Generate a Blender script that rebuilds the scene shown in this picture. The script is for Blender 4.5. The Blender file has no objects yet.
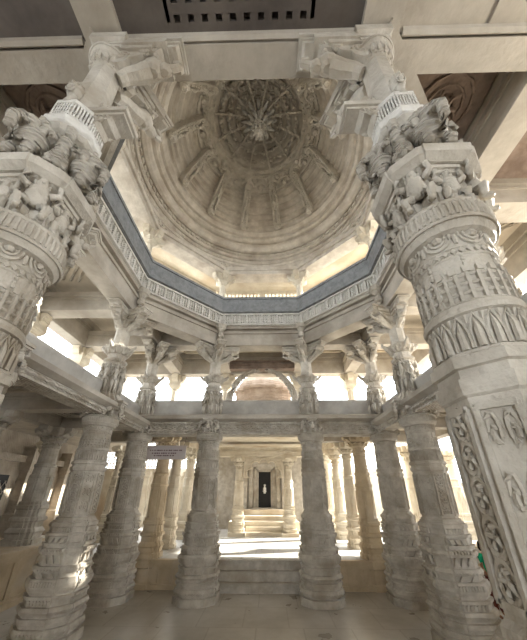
import bpy, math, random
from mathutils import Vector, Matrix
random.seed(7)
PI = math.pi; sin = math.sin; cos = math.cos; R = math.radians
SC = bpy.context.scene
COL = SC.collection

# ---------------------------------------------------------------- camera
cam_d = bpy.data.cameras.new('camera'); cam = bpy.data.objects.new('camera', cam_d); COL.objects.link(cam)
F_PX = 282.236; PITCH = .456178; YAW = -.021585; ROLL = .0022665
fw = Vector((sin(YAW)*cos(PITCH), cos(YAW)*cos(PITCH), sin(PITCH)))
rt = fw.cross(Vector((0, 0, 1))).normalized(); up = rt.cross(fw)
r2 = rt*cos(ROLL)+up*sin(ROLL); u2 = -rt*sin(ROLL)+up*cos(ROLL)
mw = Matrix((( r2.x, u2.x, -fw.x, .23445683), (r2.y, u2.y, -fw.y, -4.14556), (r2.z, u2.z, -fw.z, 1.939057), (0, 0, 0, 1)))
cam.matrix_world = mw
cam_d.sensor_fit = 'HORIZONTAL'; cam_d.sensor_width = 36; cam_d.lens = F_PX/527*36
cam_d.shift_y = 33.506/527; cam_d.clip_start = .05; cam_d.clip_end = 200
SC.camera = cam

# ---------------------------------------------------------------- light
SC.view_settings.view_transform = 'Standard'; SC.view_settings.look = 'None'
SC.view_settings.gamma = 1; SC.view_settings.use_curve_mapping = False
SC.view_settings.exposure = 1.6
w = bpy.data.worlds.new('sky'); SC.world = w; w.use_nodes = True
bg = w.node_tree.nodes['Background']; bg.inputs[0].default_value = (.90, .95, 1, 1); bg.inputs[1].default_value = 2.3
sd = bpy.data.lights.new('sun', 'SUN'); sd.energy = 7.5; sd.angle = R(1.2); sd.color = (1, .93, .82)
so = bpy.data.objects.new('sun', sd); COL.objects.link(so)
so.rotation_euler = Vector((-.80, -.22, -.45)).to_track_quat('-Z', 'Y').to_euler()
SC.cycles.max_bounces = 8; SC.cycles.diffuse_bounces = 4

# ---------------------------------------------------------------- materials
def mat(name, c1, c2, scale=3., rough=.75, bump=.0, bscale=30., kind='noise', c3=None, spec=.3, dist=.02):
    m = bpy.data.materials.new(name); m.use_nodes = True
    N = m.node_tree.nodes; L = m.node_tree.links
    b = N['Principled BSDF']; b.inputs['Roughness'].default_value = rough
    b.inputs['Specular IOR Level'].default_value = spec
    tc = N.new('ShaderNodeTexCoord'); geo = N.new('ShaderNodeNewGeometry')
    n1 = N.new('ShaderNodeTexNoise'); n1.inputs['Scale'].default_value = scale; n1.inputs['Detail'].default_value = 8
    n1.inputs['Roughness'].default_value = .62
    L.new(geo.outputs['Position'], n1.inputs['Vector'])
    cr = N.new('ShaderNodeValToRGB'); e = cr.color_ramp.elements
    e[0].position = .34; e[0].color = (*c1, 1); e[1].position = .66; e[1].color = (*c2, 1)
    L.new(n1.outputs['Fac'], cr.inputs['Fac']); out = cr.outputs['Color']
    if c3:
        n2 = N.new('ShaderNodeTexNoise'); n2.inputs['Scale'].default_value = scale*.37; n2.inputs['Detail'].default_value = 6
        L.new(geo.outputs['Position'], n2.inputs['Vector'])
        r = N.new('ShaderNodeValToRGB'); r.color_ramp.elements[0].position = .52; r.color_ramp.elements[1].position = .68
        L.new(n2.outputs['Fac'], r.inputs['Fac'])
        mx = N.new('ShaderNodeMix'); mx.data_type = 'RGBA'; L.new(r.outputs['Color'], mx.inputs['Factor'])
        L.new(out, mx.inputs[6]); mx.inputs[7].default_value = (*c3, 1); out = mx.outputs[2]
    L.new(out, b.inputs['Base Color'])
    if bump:
        if kind == 'carve':
            v = N.new('ShaderNodeTexVoronoi'); v.feature = 'SMOOTH_F1'; v.inputs['Scale'].default_value = bscale
            w_ = N.new('ShaderNodeTexWave'); w_.wave_type = 'RINGS'; w_.inputs['Scale'].default_value = bscale*.28
            w_.inputs['Distortion'].default_value = 5; w_.inputs['Detail'].default_value = 3
            L.new(tc.outputs['Object'], v.inputs['Vector']); L.new(tc.outputs['Object'], w_.inputs['Vector'])
            a = N.new('ShaderNodeMath'); a.operation = 'ADD'
            L.new(v.outputs['Distance'], a.inputs[0]); L.new(w_.outputs['Fac'], a.inputs[1]); h = a.outputs[0]
        else:
            v = N.new('ShaderNodeTexNoise'); v.inputs['Scale'].default_value = bscale; v.inputs['Detail'].default_value = 6
            L.new(tc.outputs['Object'], v.inputs['Vector']); h = v.outputs['Fac']
        bp = N.new('ShaderNodeBump'); bp.inputs['Strength'].default_value = bump; bp.inputs['Distance'].default_value = dist
        L.new(h, bp.inputs['Height']); L.new(bp.outputs['Normal'], b.inputs['Normal'])
    return m

M = {}
M['stone'] = mat('weathered_marble', (.38, .345, .29), (.58, .545, .48), 5, .7, .5, 30, c3=(.36, .315, .25))
M['carved'] = mat('carved_marble', (.36, .325, .27), (.57, .535, .47), 5, .75, .8, 30, 'carve', c3=(.34, .295, .235), dist=.022)
M['cream'] = mat('cream_marble', (.56, .49, .38), (.72, .66, .54), 2, .7, .35, 24, c3=(.50, .40, .28))
M['creamcarved'] = mat('cream_carved_marble', (.54, .47, .36), (.71, .65, .53), 3, .75, .5, 24, 'carve', dist=.012)
M['dome'] = mat('dome_marble', (.50, .45, .38), (.68, .625, .54), 5, .75, .5, 30, c3=(.45, .39, .32))
M['domecarved'] = mat('dome_carved_marble', (.54, .49, .41), (.72, .665, .58), 5, .75, .8, 30, 'carve', dist=.018)
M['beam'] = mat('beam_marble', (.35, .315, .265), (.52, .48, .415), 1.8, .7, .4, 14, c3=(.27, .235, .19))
M['frieze'] = mat('pale_frieze', (.58, .56, .51), (.72, .70, .66), 5, .7, .6, 22, 'carve')
M['ochre'] = mat('ochre_stone', (.48, .38, .25), (.62, .51, .36), 3, .7, .4, 20, c3=(.55, .48, .38))
M['brownroof'] = mat('brown_shrine_stone', (.26, .20, .155), (.40, .33, .27), 2.5, .8, .5, 14, 'carve')
M['parapet'] = mat('grey_slab', (.31, .295, .265), (.47, .445, .405), 2.2, .65, .2, 12)
M['red'] = mat('shaded_brown_carving', (.17, .125, .10), (.27, .21, .17), 4, .8, .7, 16, 'carve', dist=.02)  # brown stone, its colour darkened further to carry the shadow up there
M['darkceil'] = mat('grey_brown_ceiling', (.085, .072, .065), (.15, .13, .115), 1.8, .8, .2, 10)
M['ceiling'] = mat('ceiling_stone', (.42, .37, .30), (.58, .52, .43), 1.8, .75, .3, 12)
M['wallstone'] = mat('dim_wall_stone', (.36, .31, .25), (.50, .44, .36), 2.5, .8, .5, 14, 'carve')
M['black'] = mat('door_black', (.008, .008, .008), (.015, .014, .012), 3, .5)  # near-black colour stands for the shade inside openings
M['hair'] = mat('black_hair', (.012, .01, .009), (.025, .02, .018), 20, .5)
M['skin'] = mat('brown_skin', (.30, .16, .10), (.34, .19, .12), 6, .5)
M['green'] = mat('green_cloth', (.0, .36, .17), (.01, .45, .23), 9, .8)
M['maroon'] = mat('maroon_cloth', (.10, .025, .02), (.16, .04, .03), 9, .8)
M['whitecloth'] = mat('white_cloth', (.75, .73, .72), (.85, .83, .82), 9, .8)
M['sign'] = mat('sign_face', (.60, .55, .56), (.66, .61, .62), 3, .5)
M['ink'] = mat('sign_ink', (.16, .09, .11), (.2, .12, .14), 3, .6)
M['silver'] = mat('silver_figure', (.7, .7, .68), (.8, .8, .78), 3, .35)

def band_mat():
    m = mat('grey_painted_stone', (.17, .178, .185), (.27, .278, .285), 9, .6, .3, 30, c3=(.27, .28, .285))
    N = m.node_tree.nodes; L = m.node_tree.links; b = N['Principled BSDF']
    geo = N.new('ShaderNodeNewGeometry'); v = N.new('ShaderNodeTexVoronoi'); v.inputs['Scale'].default_value = 26
    L.new(geo.outputs['Position'], v.inputs['Vector'])
    r = N.new('ShaderNodeValToRGB'); r.color_ramp.elements[0].position = .13; r.color_ramp.elements[0].color = (1, 1, 1, 1)
    r.color_ramp.elements[1].position = .2; r.color_ramp.elements[1].color = (0, 0, 0, 1)
    L.new(v.outputs['Distance'], r.inputs['Fac'])
    mx = N.new('ShaderNodeMix'); mx.data_type = 'RGBA'; src = b.inputs['Base Color'].links[0].from_socket
    mu = N.new('ShaderNodeMath'); mu.operation = 'MULTIPLY'; mu.inputs[1].default_value = .5
    L.new(r.outputs['Color'], mu.inputs[0]); L.new(mu.outputs[0], mx.inputs['Factor'])
    L.new(src, mx.inputs[6]); mx.inputs[7].default_value = (.42, .44, .45, 1); L.new(mx.outputs[2], b.inputs['Base Color'])
    return m
M['band'] = band_mat()

def floor_mat(name, c1, c2, cj, rough, tile=.9):
    m = mat(name, c1, c2, 1.1, rough, 0, spec=.5)
    N = m.node_tree.nodes; L = m.node_tree.links; b = N['Principled BSDF']
    geo = N.new('ShaderNodeNewGeometry'); br = N.new('ShaderNodeTexBrick')
    br.inputs['Scale'].default_value = 1/tile; br.inputs['Mortar Size'].default_value = .008
    br.inputs['Color1'].default_value = (1, 1, 1, 1); br.inputs['Color2'].default_value = (.92, .91, .90, 1); br.offset = .3; br.inputs['Row Height'].default_value = .6
    br.inputs['Mortar'].default_value = (*cj, 1); L.new(geo.outputs['Position'], br.inputs['Vector'])
    mx = N.new('ShaderNodeMix'); mx.data_type = 'RGBA'; mx.blend_type = 'MULTIPLY'; mx.inputs['Factor'].default_value = 1
    src = b.inputs['Base Color'].links[0].from_socket
    L.new(src, mx.inputs[6]); L.new(br.outputs['Color'], mx.inputs[7]); L.new(mx.outputs[2], b.inputs['Base Color'])
    n = N.new('ShaderNodeTexNoise'); n.inputs['Scale'].default_value = 2.3; n.inputs['Detail'].default_value = 5
    L.new(geo.outputs['Position'], n.inputs['Vector'])
    mr = N.new('ShaderNodeMapRange'); mr.inputs[3].default_value = rough; mr.inputs[4].default_value = rough+.22
    L.new(n.outputs['Fac'], mr.inputs[0]); L.new(mr.outputs[0], b.inputs['Roughness'])
    return m
M['floor'] = floor_mat('worn_marble_floor', (.36, .33, .28), (.54, .51, .46), (.80, .78, .75), .2, 1.5)
M['platform'] = floor_mat('platform_marble', (.52, .51, .48), (.62, .61, .58), (.7, .7, .7), .4)

# ---------------------------------------------------------------- mesh builder
def poly(n, rot=0.):   # regular polygon with apothem 1
    k = 1/cos(PI/n)
    return [(k*cos(rot+2*PI*i/n), k*sin(rot+2*PI*i/n)) for i in range(n)]
OCT = poly(8, PI/8); SQ = [(1, -1), (1, 1), (-1, 1), (-1, -1)]
ROUND = [(cos(2*PI*i/40), sin(2*PI*i/40)) for i in range(40)]
R16 = [(cos(2*PI*i/16), sin(2*PI*i/16)) for i in range(16)]
def ratha():
    q = [(1, .42), (.9, .42), (.9, .66), (.68, .66), (.66, .9), (.42, .9), (.42, 1)]
    o = []
    for k in range(4):
        c, s = round(cos(k*PI/2)), round(sin(k*PI/2))
        o += [(x*c-y*s, x*s+y*c) for x, y in q]
    return o
RATHA = ratha()
BASE = []
for _k in range(4):
    _c, _s = round(cos(_k*PI/2)), round(sin(_k*PI/2))
    BASE += [(x*_c-y*_s, x*_s+y*_c) for x, y in ((1, -.46), (1, .46), (.955, .46), (.93, .56), (.56, .93), (.46, .955))]

class MB:
    def __init__(s): s.v = []; s.f = []
    def add(s, vs, fs):
        o = len(s.v); s.v += [tuple(v) for v in vs]; s.f += [tuple(i+o for i in f) for f in fs]; return s
    def loft(s, rings, cap=True, closed=False):
        n = len(rings[0]); vs = [p for r in rings for p in r]; fs = []
        m = len(rings)
        for i in range(m if closed else m-1):
            a = i*n; b = ((i+1) % m)*n
            for j in range(n):
                k = (j+1) % n; fs.append((a+j, a+k, b+k, b+j))
        if cap and not closed:
            fs.append(tuple(reversed(range(n)))); fs.append(tuple((m-1)*n+j for j in range(n)))
        return s.add(vs, fs)
    def stack(s, plan, prof, cx=0, cy=0):     # prof: list of (z, halfwidth)
        return s.loft([[(cx+x*w, cy+y*w, z) for x, y in plan] for z, w in prof])
    def box(s, x0, y0, z0, x1, y1, z1):
        v = [(x, y, z) for z in (z0, z1) for x, y in ((x0, y0), (x1, y0), (x1, y1), (x0, y1))]
        return s.add(v, [(0, 3, 2, 1), (4, 5, 6, 7), (0, 1, 5, 4), (1, 2, 6, 5), (2, 3, 7, 6), (3, 0, 4, 7)])
    def obox(s, o, ux, uy, uz, a, b, c):      # centre o, unit axes, half sizes
        o = Vector(o); ux = Vector(ux)*a; uy = Vector(uy)*b; uz = Vector(uz)*c
        v = [o+i*ux+j*uy+k*uz for k in (-1, 1) for i, j in ((-1, -1), (1, -1), (1, 1), (-1, 1))]
        return s.add(v, [(0, 3, 2, 1), (4, 5, 6, 7), (0, 1, 5, 4), (1, 2, 6, 5), (2, 3, 7, 6), (3, 0, 4, 7)])
    def prism(s, pts, o, u, v, n, t):         # 2D polygon extruded +-t along n
        o, u, v, n = map(Vector, (o, u, v, n))
        return s.loft([[o+u*a+v*b+n*q for a, b in pts] for q in (-t, t)])
    def tube(s, pts, r, n=6, closed=False):
        pts = [Vector(p) for p in pts]; rings = []; m = len(pts)
        for i, p in enumerate(pts):
            if closed: d = pts[(i+1) % m]-pts[i-1]
            else: d = pts[min(i+1, m-1)]-pts[max(i-1, 0)]
            d.normalize(); a = Vector((0, 0, 1)) if abs(d.z) < .9 else Vector((1, 0, 0))
            x = d.cross(a).normalized(); y = d.cross(x)
            rr = r[i] if isinstance(r, (list, tuple)) else r
            rings.append([p+(x*cos(2*PI*k/n)+y*sin(2*PI*k/n))*rr for k in range(n)])
        return s.loft(rings, closed=closed)
    def ball(s, c, r, seg=8, rg=6):
        if not isinstance(r, (list, tuple)): r = (r, r, r)
        rings = []
        for i in range(1, rg):
            t = PI*i/rg
            rings.append([(c[0]+r[0]*sin(t)*cos(2*PI*k/seg), c[1]+r[1]*sin(t)*sin(2*PI*k/seg), c[2]-r[2]*cos(t)) for k in range(seg)])
        return s.loft(rings)
    def merge(s, o, mtx=None):
        return s.add([mtx @ Vector(v) for v in o.v] if mtx else o.v, o.f)
    def build(s, name, m, parent=None, smooth=False, label=None):
        me = bpy.data.meshes.new(name); me.from_pydata(s.v, [], s.f); me.update()
        import bmesh
        bm = bmesh.new(); bm.from_mesh(me); bmesh.ops.recalc_face_normals(bm, faces=bm.faces); bm.to_mesh(me); bm.free()
        me.materials.append(M[m])
        if smooth: me.shade_smooth()
        ob = bpy.data.objects.new(name, me); COL.objects.link(ob)
        if parent: ob.parent = parent
        if label: ob['label'] = label
        return ob

def rz(a, loc=(0, 0, 0)): return Matrix.Translation(loc) @ Matrix.Rotation(a, 4, 'Z')
def tag(o, label, cat, group=None, kind='thing'):
    o['label'] = label; o['category'] = cat
    if group: o['group'] = group
    if kind: o['kind'] = kind
    return o
def struct(o, label=None):
    o['kind'] = 'structure'
    if label: o['label'] = label
    return o
def empty(name, loc=(0, 0, 0), rot=0):
    o = bpy.data.objects.new(name, None); COL.objects.link(o); o.location = loc; o.rotation_euler = (0, 0, rot)
    o.empty_display_size = .1; return o
def copy_tree(o, parent=None):
    c = o.copy(); COL.objects.link(c); c.parent = parent
    for ch in list(o.children): copy_tree(ch, c)
    return c

A = 3.02; H = 1.25      # apothem and half side of the pillared octagon
ZP = .55                # rear platform height
ZS = .92                # side platform height

# ---------------------------------------------------------------- setting: floors, walls, platforms
struct(MB().box(-14, -9, -.2, 14, 16, 0).build('floor', 'floor'), 'worn polished marble floor')
m = MB(); m.box(-13, 3.78, 0, 13, 13, ZP)
pl = struct(m.build('floor', 'platform'), 'raised marble platform behind the hall')
# moulded front of the rear platform
for sx in (-1, 1):
    m = MB()
    x0, x1 = (1.12, 4.6)
    a, b = (x0, x1) if sx > 0 else (-x1, -x0)
    m.box(a, 3.66, 0, b, 3.78, .09).box(a, 3.70, .09, b, 3.78, .40).box(a, 3.67, .40, b, 3.78, .455).box(a, 3.64, .455, b, 3.78, ZP)
    for k in range(10):
        xx = a+(b-a)*(k+.5)/10
        m.box(xx-.03, 3.675, .1, xx+.03, 3.70, .4)
    struct(m.build('trim', 'ochre'), 'ochre moulded front of the raised platform')
m = MB()
for k in range(3): m.box(-1.12, 3.46+.11*k, ZP/3*k, 1.12, 3.80, ZP/3*(k+1)-.02); m.box(-1.12, 3.44+.11*k, ZP/3*(k+1)-.03, 1.12, 3.80, ZP/3*(k+1))
struct(m.build('trim', 'stone'), 'three marble steps between the middle rear pillars')
for sx in (-1, 1):
    m = MB(); x0, x1 = (4.66, 8) if sx > 0 else (-8, -4.66)
    m.box(x0, -6.5, 0, x1, 3.9, ZS)
    xe = sx*4.66
    for z0, z1, d in ((0, .1, .07), (.1, .16, .04), (.72, .78, .03), (.78, .86, .07), (.86, ZS, .1)):
        m.box(min(xe, xe-sx*d), -6.5, z0, max(xe, xe-sx*d), 3.9+.0, z1)
    for k in range(16):
        yy = -6+.6*k
        m.box(min(xe, xe-sx*.03), yy-.05, .16, max(xe, xe-sx*.03), yy+.05, .72)
    struct(m.build('floor', 'ochre'), 'side platform with a moulded ochre plinth')

# outer walls with niches and lattice screens
def lattice(m, x0, x1, y, z0, z1, step=.14, t=.022, d=.03):
    k = x0
    while k <= x1: m.box(k-t, y-d, z0, k+t, y+d, z1); k += step
    k = z0
    while k <= z1: m.box(x0, y-d*.8, k-t, x1, y+d*.8, k+t); k += step
m = MB()
for sx in (-1, 1):
    a, b = (2.2, 9) if sx > 0 else (-9, -2.2)
    m.box(a, 10.5, ZP, b, 10.8, 2.9)
    m.box(a, 10.44, 2.8, b, 10.5, 2.95)
    for k in range(9):
        xx = a+.3+k*(6.8-.6)/8
        m.stack(SQ, [(ZP, .16), (ZP+.4, .16), (ZP+.45, .12), (2.5, .1), (2.6, .17), (2.8, .17)], xx, 10.4)
struct(m.build('wall_back', 'cream'), 'cream rear wall with pilasters')
for sx in (-1, 1):
    for k in range(4):
        m = MB(); a = sx*(3.0+1.5*k); lattice(m, a-.7, a+.7, 10.65, 2.93, 4.3)
        if sx > 0:
            for q in range(5):
                m.tube([(a-.7+.28*q+.14+.14*cos(t), 10.62, 4.0+.2*sin(t)) for t in [PI*i/8 for i in range(9)]], .03, 5)
        tag(m.build('lattice_screen', 'cream'), ('white stone lattice screen in the %s of the rear wall, %s from the shrine' % ('left half' if sx < 0 else 'right half', ['first', 'second', 'third', 'fourth'][k])), 'lattice screen', 'lattice screens of the rear wall')
for sx in (-1, 1):
    m = MB(); X = sx*8.0
    xa, xb = min(X, X+sx*.3), max(X, X+sx*.3)
    if sx < 0: m.box(xa, -8.2, 0, xb, 5.5, 3.69)
    else:
        m.box(xa, -8.2, 0, xb, 5.5, .95); m.box(xa, -8.2, 3.05, xb, 5.5, 3.69)
        for k in range(8): m.box(xa, -8.2+k*1.9-.0, .95, xb, -8.2+k*1.9+.5, 3.05)
    m.box(xa, 5.5, 0, xb, 10.5, 3.69 if sx < 0 else 2.3)
    for k in range(9 if sx < 0 else 6):
        yy = -5.5+k*1.9
        m.stack(SQ, [(ZS if yy < 3.8 else ZP, .24), (1.3, .24), (1.35, .18), (2.5, .16), (2.6, .24), (2.85, .3), (3.3, .3)], X-sx*.12, yy)
    m.box(min(X, X-sx*.2), -6.5, 2.8, max(X, X-sx*.2), 5.45 if sx > 0 else 10.5, 3.0)
    struct(m.build('wall_left' if sx < 0 else 'wall_right', 'wallstone'), 'dim carved side wall with pilasters')
    for k in range(3 if sx < 0 else 0):
        m = MB(); yy = 2.7+k*1.9
        m.box(X-.03-sx*.06, yy-.7, ZP+.6, X+.03-sx*.06, yy+.7, 2.4)  # flat black panel painted as the shade of an opening
        o = m.build('door_%d' % (k+1 if sx < 0 else k+4), 'black'); struct(o, 'black panel standing for the shade in a side wall opening')
        m = MB()
        for q in range(-5, 12):
            for s2 in (-1, 1):
                y_a = yy-.7+q*.2; z_a = ZP+.6
                pts = []
                for i in range(10):
                    y_ = y_a+s2*i*.12+(0 if s2 > 0 else 0); z_ = z_a+i*.18
                    if yy-.7 <= y_ <= yy+.7 and z_ <= 2.4: pts.append((X-sx*.12, y_, z_))
                if len(pts) > 1: m.tube(pts, .014, 4)
        g = m.build('grille', 'stone', o, label='diamond metal grille')

# ---------------------------------------------------------------- upper floor slab and roofs (structure)
def ring_slab(m, z0, z1, inner, outer, plan=None):
    n = len(inner); rings = [[(x, y, z0) for x, y in inner], [(x, y, z0) for x, y in outer], [(x, y, z1) for x, y in outer], [(x, y, z1) for x, y in inner]]
    m.loft(rings, closed=True)
octv = lambda a: [(a/cos(PI/8)*cos(PI/8+k*PI/4), a/cos(PI/8)*sin(PI/8+k*PI/4)) for k in range(8)]
O_ = 5.55
outer8 = [(O_, H*1.3), (H*1.3, O_), (-H*1.3, O_), (-O_, H*1.3), (-O_, -H*1.3), (-H*1.3, -O_), (H*1.3, -O_), (O_, -H*1.3)]
# lower gallery slab: left, right, back (open over the entrance side)
def slab(name, m_, boxes, label):
    m = MB()
    for b in boxes: m.box(*b)
    return struct(m.build(name, m_), label)
G = A+.12
slab('ceiling', 'ceiling', [(-O_, -6.2, 3.68, -G, O_, 3.86), (G, -6.2, 3.68, O_, O_, 3.86), (-G, G, 3.68, G, O_, 3.86)], 'gallery floor slab over the lower aisles')
# roof ring (upper ceiling), octagonal hole for the dome
m = MB()
sq = [(O_, O_*.41), (O_*.41, O_), (-O_*.41, O_), (-O_, O_*.41), (-O_, -O_*.41), (-O_*.41, -O_), (O_*.41, -O_), (O_, -O_*.41)]
ring_slab(m, 6.42, 6.62, octv(A+.0), sq)
for sx in (-1, 1):
    for sy in (-1, 1):
        c = [(sx*O_, sy*O_*.41), (sx*O_*.41, sy*O_), (sx*O_, sy*O_)]
        m.loft([[(x, y, z) for x, y in c] for z in (6.42, 6.62)])
m.box(-8.3, -8.5, 6.42, 8.3, -O_, 6.62)  # unseen roof strip behind the camera, added to block sky light
struct(m.build('ceiling', 'ceiling'), 'flat stone ceiling of the upper gallery')
# dark ceiling panels over the front aisle
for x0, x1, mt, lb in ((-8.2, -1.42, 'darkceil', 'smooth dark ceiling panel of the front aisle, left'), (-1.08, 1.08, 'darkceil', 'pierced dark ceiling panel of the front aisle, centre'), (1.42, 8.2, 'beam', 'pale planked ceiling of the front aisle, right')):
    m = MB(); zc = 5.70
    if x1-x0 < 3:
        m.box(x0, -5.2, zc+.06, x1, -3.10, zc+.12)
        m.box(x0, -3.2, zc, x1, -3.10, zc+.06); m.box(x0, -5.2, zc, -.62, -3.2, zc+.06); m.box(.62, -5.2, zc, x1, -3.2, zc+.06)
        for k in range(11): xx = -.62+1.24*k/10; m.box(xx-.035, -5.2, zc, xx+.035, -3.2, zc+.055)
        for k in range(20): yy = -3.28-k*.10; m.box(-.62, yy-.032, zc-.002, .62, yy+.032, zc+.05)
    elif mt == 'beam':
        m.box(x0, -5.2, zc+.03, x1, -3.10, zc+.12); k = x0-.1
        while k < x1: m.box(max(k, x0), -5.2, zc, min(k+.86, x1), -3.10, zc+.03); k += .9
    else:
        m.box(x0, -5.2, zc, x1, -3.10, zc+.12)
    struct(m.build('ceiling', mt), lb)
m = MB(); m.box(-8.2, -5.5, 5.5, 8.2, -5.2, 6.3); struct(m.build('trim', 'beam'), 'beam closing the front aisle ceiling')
for x0, x1 in ((-8.2, -1.46), (-1.04, 1.04), (1.46, 8.2)):
    m = MB(); m.prism([(-3.085, 5.655), (-3.10, 5.64), (-3.13, 5.66), (-3.14, 5.70), (-3.085, 5.70)], (0, 0, 0), (0, 1, 0), (0, 0, 1), (1, 0, 0), 1)
    m.v = [((x0+x1)/2+v[0]*(x1-x0)/2, v[1], v[2]) for v in m.v]
    struct(m.build('trim', 'beam'), 'pale moulding along the front beam')

# triangular carved corner ceilings (brown, colour darkened for shade, with figures)
for sx in (-1, 1):
    m = MB(); c = [(sx*2.8, -2.8), (sx*1.5, -2.8), (sx*2.8, -1.5)]
    m.loft([[(x, y, z) for x, y in c] for z in (6.12, 6.2)])
    m.box(min(sx*3.2, sx*5.1), -2.8, 6.12, max(sx*3.2, sx*5.1), -1.45, 6.2)
    cx, cy = sx*2.35, -2.35
    for k in range(3):
        m.tube([(cx+(.12+.1*k)*cos(t), cy+(.12+.1*k)*sin(t), 6.11) for t in [2*PI*i/14 for i in range(14)]], .02, 5, closed=True)
    m.ball((cx, cy, 6.08), (.07, .12, .06)); m.ball((cx+.1*sx, cy+.12, 6.08), .05)
    for k in range(5):
        a = k*1.26; m.tube([(cx, cy, 6.07), (cx+.12*cos(a), cy+.12*sin(a), 6.05), (cx+.2*cos(a+.5), cy+.2*sin(a+.5), 6.08)], [.03, .026, .015], 5)
    struct(m.build('ceiling', 'red'), 'brown corner ceiling, shade darkened into its colour, carved with a flying figure')
# ceiling relief of the side and rear bays
for sx in (-1, 1):
    m = MB()
    for k in range(12):
        m.tube([(sx*(3.3+i*.16), -.95+k*.2+i*.16*(1 if k % 1 == 0 else 1), 6.40) for i in range(0, 12) if -1.0 <= -.95+k*.2+i*.16 <= 1.05], .03, 4) if len([i for i in range(12) if -1.0 <= -.95+k*.2+i*.16 <= 1.05]) > 1 else None
        q = [i for i in range(12) if -1.0 <= 1.05-k*.2-i*.16 <= 1.05]
        if len(q) > 1: m.tube([(sx*(3.3+i*.16), 1.05-k*.2-i*.16, 6.40) for i in q], .03, 4)
    struct(m.build('ceiling', 'carved'), 'diamond lattice relief on the side gallery ceiling')
for bx in (-4.1, -2.1, 2.1, 4.1):
    m = MB()
    for k in range(3):
        q = .75-.22*k; z = 6.42-.05*(3-k)
        if k == 0: z = 6.40
        for a, b, c, d in ((-q, -q, q, -q+.1), (-q, q-.1, q, q), (-q, -q, -q+.1, q), (q-.1, -q, q, q)):
            m.box(bx+a, 4.1+b, 6.36+.0*k, bx+c, 4.1+d, 6.42)
    struct(m.build('ceiling', 'cream'), 'coffer mouldings on the rear gallery ceiling')

# ---------------------------------------------------------------- relief helpers
def cyl(t, z, r): return (r*cos(t), r*sin(t), z)
def bead_ring(m, z, r, n, s, t0=0):
    for k in range(n): m.ball(cyl(t0+2*PI*k/n, z, r), s, 5, 4)
def block_ring(m, z, r, n, wt, ht, d, t0=0, poly8=False):
    for k in range(n):
        t = t0+2*PI*k/n; rr = r
        m.obox(cyl(t, z, rr), (-sin(t), cos(t), 0), (cos(t), sin(t), 0), (0, 0, 1), wt, d, ht)
def petal_ring(m, z0, z1, r0, r1, n, d=.03, t0=0, upw=True):
    for k in range(n):
        t = t0+2*PI*k/n; hw = PI/n*.86
        if upw: pts = [(-hw, 0), (-hw, .55), (0, 1), (hw, .55), (hw, 0)]
        else: pts = [(-hw, 1), (-hw, .45), (0, 0), (hw, .45), (hw, 1)]
        def P(a, b, e): return cyl(t+a, z0+(z1-z0)*b, r0+(r1-r0)*b+e)
        rim = [P(a, b, -.004) for a, b in pts]; rim2 = [P(a*.82, .5+(b-.5)*.86, d) for a, b in pts]
        inn = [P(a*.5, .5+(b-.5)*.6, d*.4) for a, b in pts]
        m.loft([rim, rim2, inn])
def onface(k, r, n=8, t0=0):
    t = t0+2*PI*k/n; nn = Vector((cos(t), sin(t), 0)); uu = Vector((-sin(t), cos(t), 0))
    return nn, uu
def ring_on(m, c, u, v, ra, rb, t, n=12, seg=5):
    m.tube([Vector(c)+Vector(u)*ra*cos(2*PI*i/n)+Vector(v)*rb*sin(2*PI*i/n) for i in range(n)], t, seg, closed=True)

# ---------------------------------------------------------------- tall two-tier pillar (prototype)
def dwarf(name, mt, parent, loc, rot, s=1.):
    m = MB()
    m.ball((0, 0, .30), (.052, .05, .06), 8, 7)                     # head
    m.ball((0, 0, .17), (.085, .065, .085), 9, 7)                   # belly
    m.ball((0, 0, .235), (.09, .05, .045), 8, 6)                    # shoulders
    for q in (-1, 1):
        m.tube([(q*.08, 0, .235), (q*.15, .02, .27), (q*.135, .02, .34), (q*.12, .01, .37)], [.032, .028, .026, .035], 6)
        m.tube([(q*.05, 0, .11), (q*.11, .05, .09), (q*.09, .02, .0)], [.045, .04, .03], 6)
        m.ball((q*.09, .05, .0), (.03, .05, .02), 6, 5)
        m.ball((q*.055, 0, .30), (.015, .015, .03), 5, 4)
    m.ball((0, .05, .295), (.015, .02, .015), 5, 4); m.ball((0, 0, .355), (.045, .045, .025), 7, 5)
    o = m.build(name, mt, parent, True); o.location = loc; o.rotation_euler = (0, 0, rot); o.scale = (s, s, s)
    return o

def arm_mb(L=.55, h=.36, t=.11):
    m = MB()
    k = L/.55; v = h/.36
    pts = [(0, 0), (.12, 0), (.17, .03), (.19, .09), (.26, .11), (.30, .17), (.38, .18), (.43, .24), (.53, .25), (.55, .28), (.55, .36), (0, .36)]
    m.prism([(x*k, z*v) for x, z in pts], (0, 0, 0), (1, 0, 0), (0, 0, 1), (0, 1, 0), t)
    m.prism([(0, h-.045), (L+.03, h-.045), (L+.03, h), (0, h)], (0, 0, 0), (1, 0, 0), (0, 0, 1), (0, 1, 0), t+.03)
    m.prism([(0, h-.075), (L+.012, h-.075), (L+.012, h-.05), (0, h-.05)], (0, 0, 0), (1, 0, 0), (0, 0, 1), (0, 1, 0), t+.014)
    for y in (-t, t):
        m.tube([((.30+.09*(1-i/16)*cos(i*.7))*k, y, (.22+.09*(1-i/16)*sin(i*.7))*v) for i in range(15)], .016, 5)
        m.tube([((.13+.06*(1-i/14)*cos(i*.7))*k, y, (.12+.06*(1-i/14)*sin(i*.7))*v) for i in range(12)], .012, 5)
    return m
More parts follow.
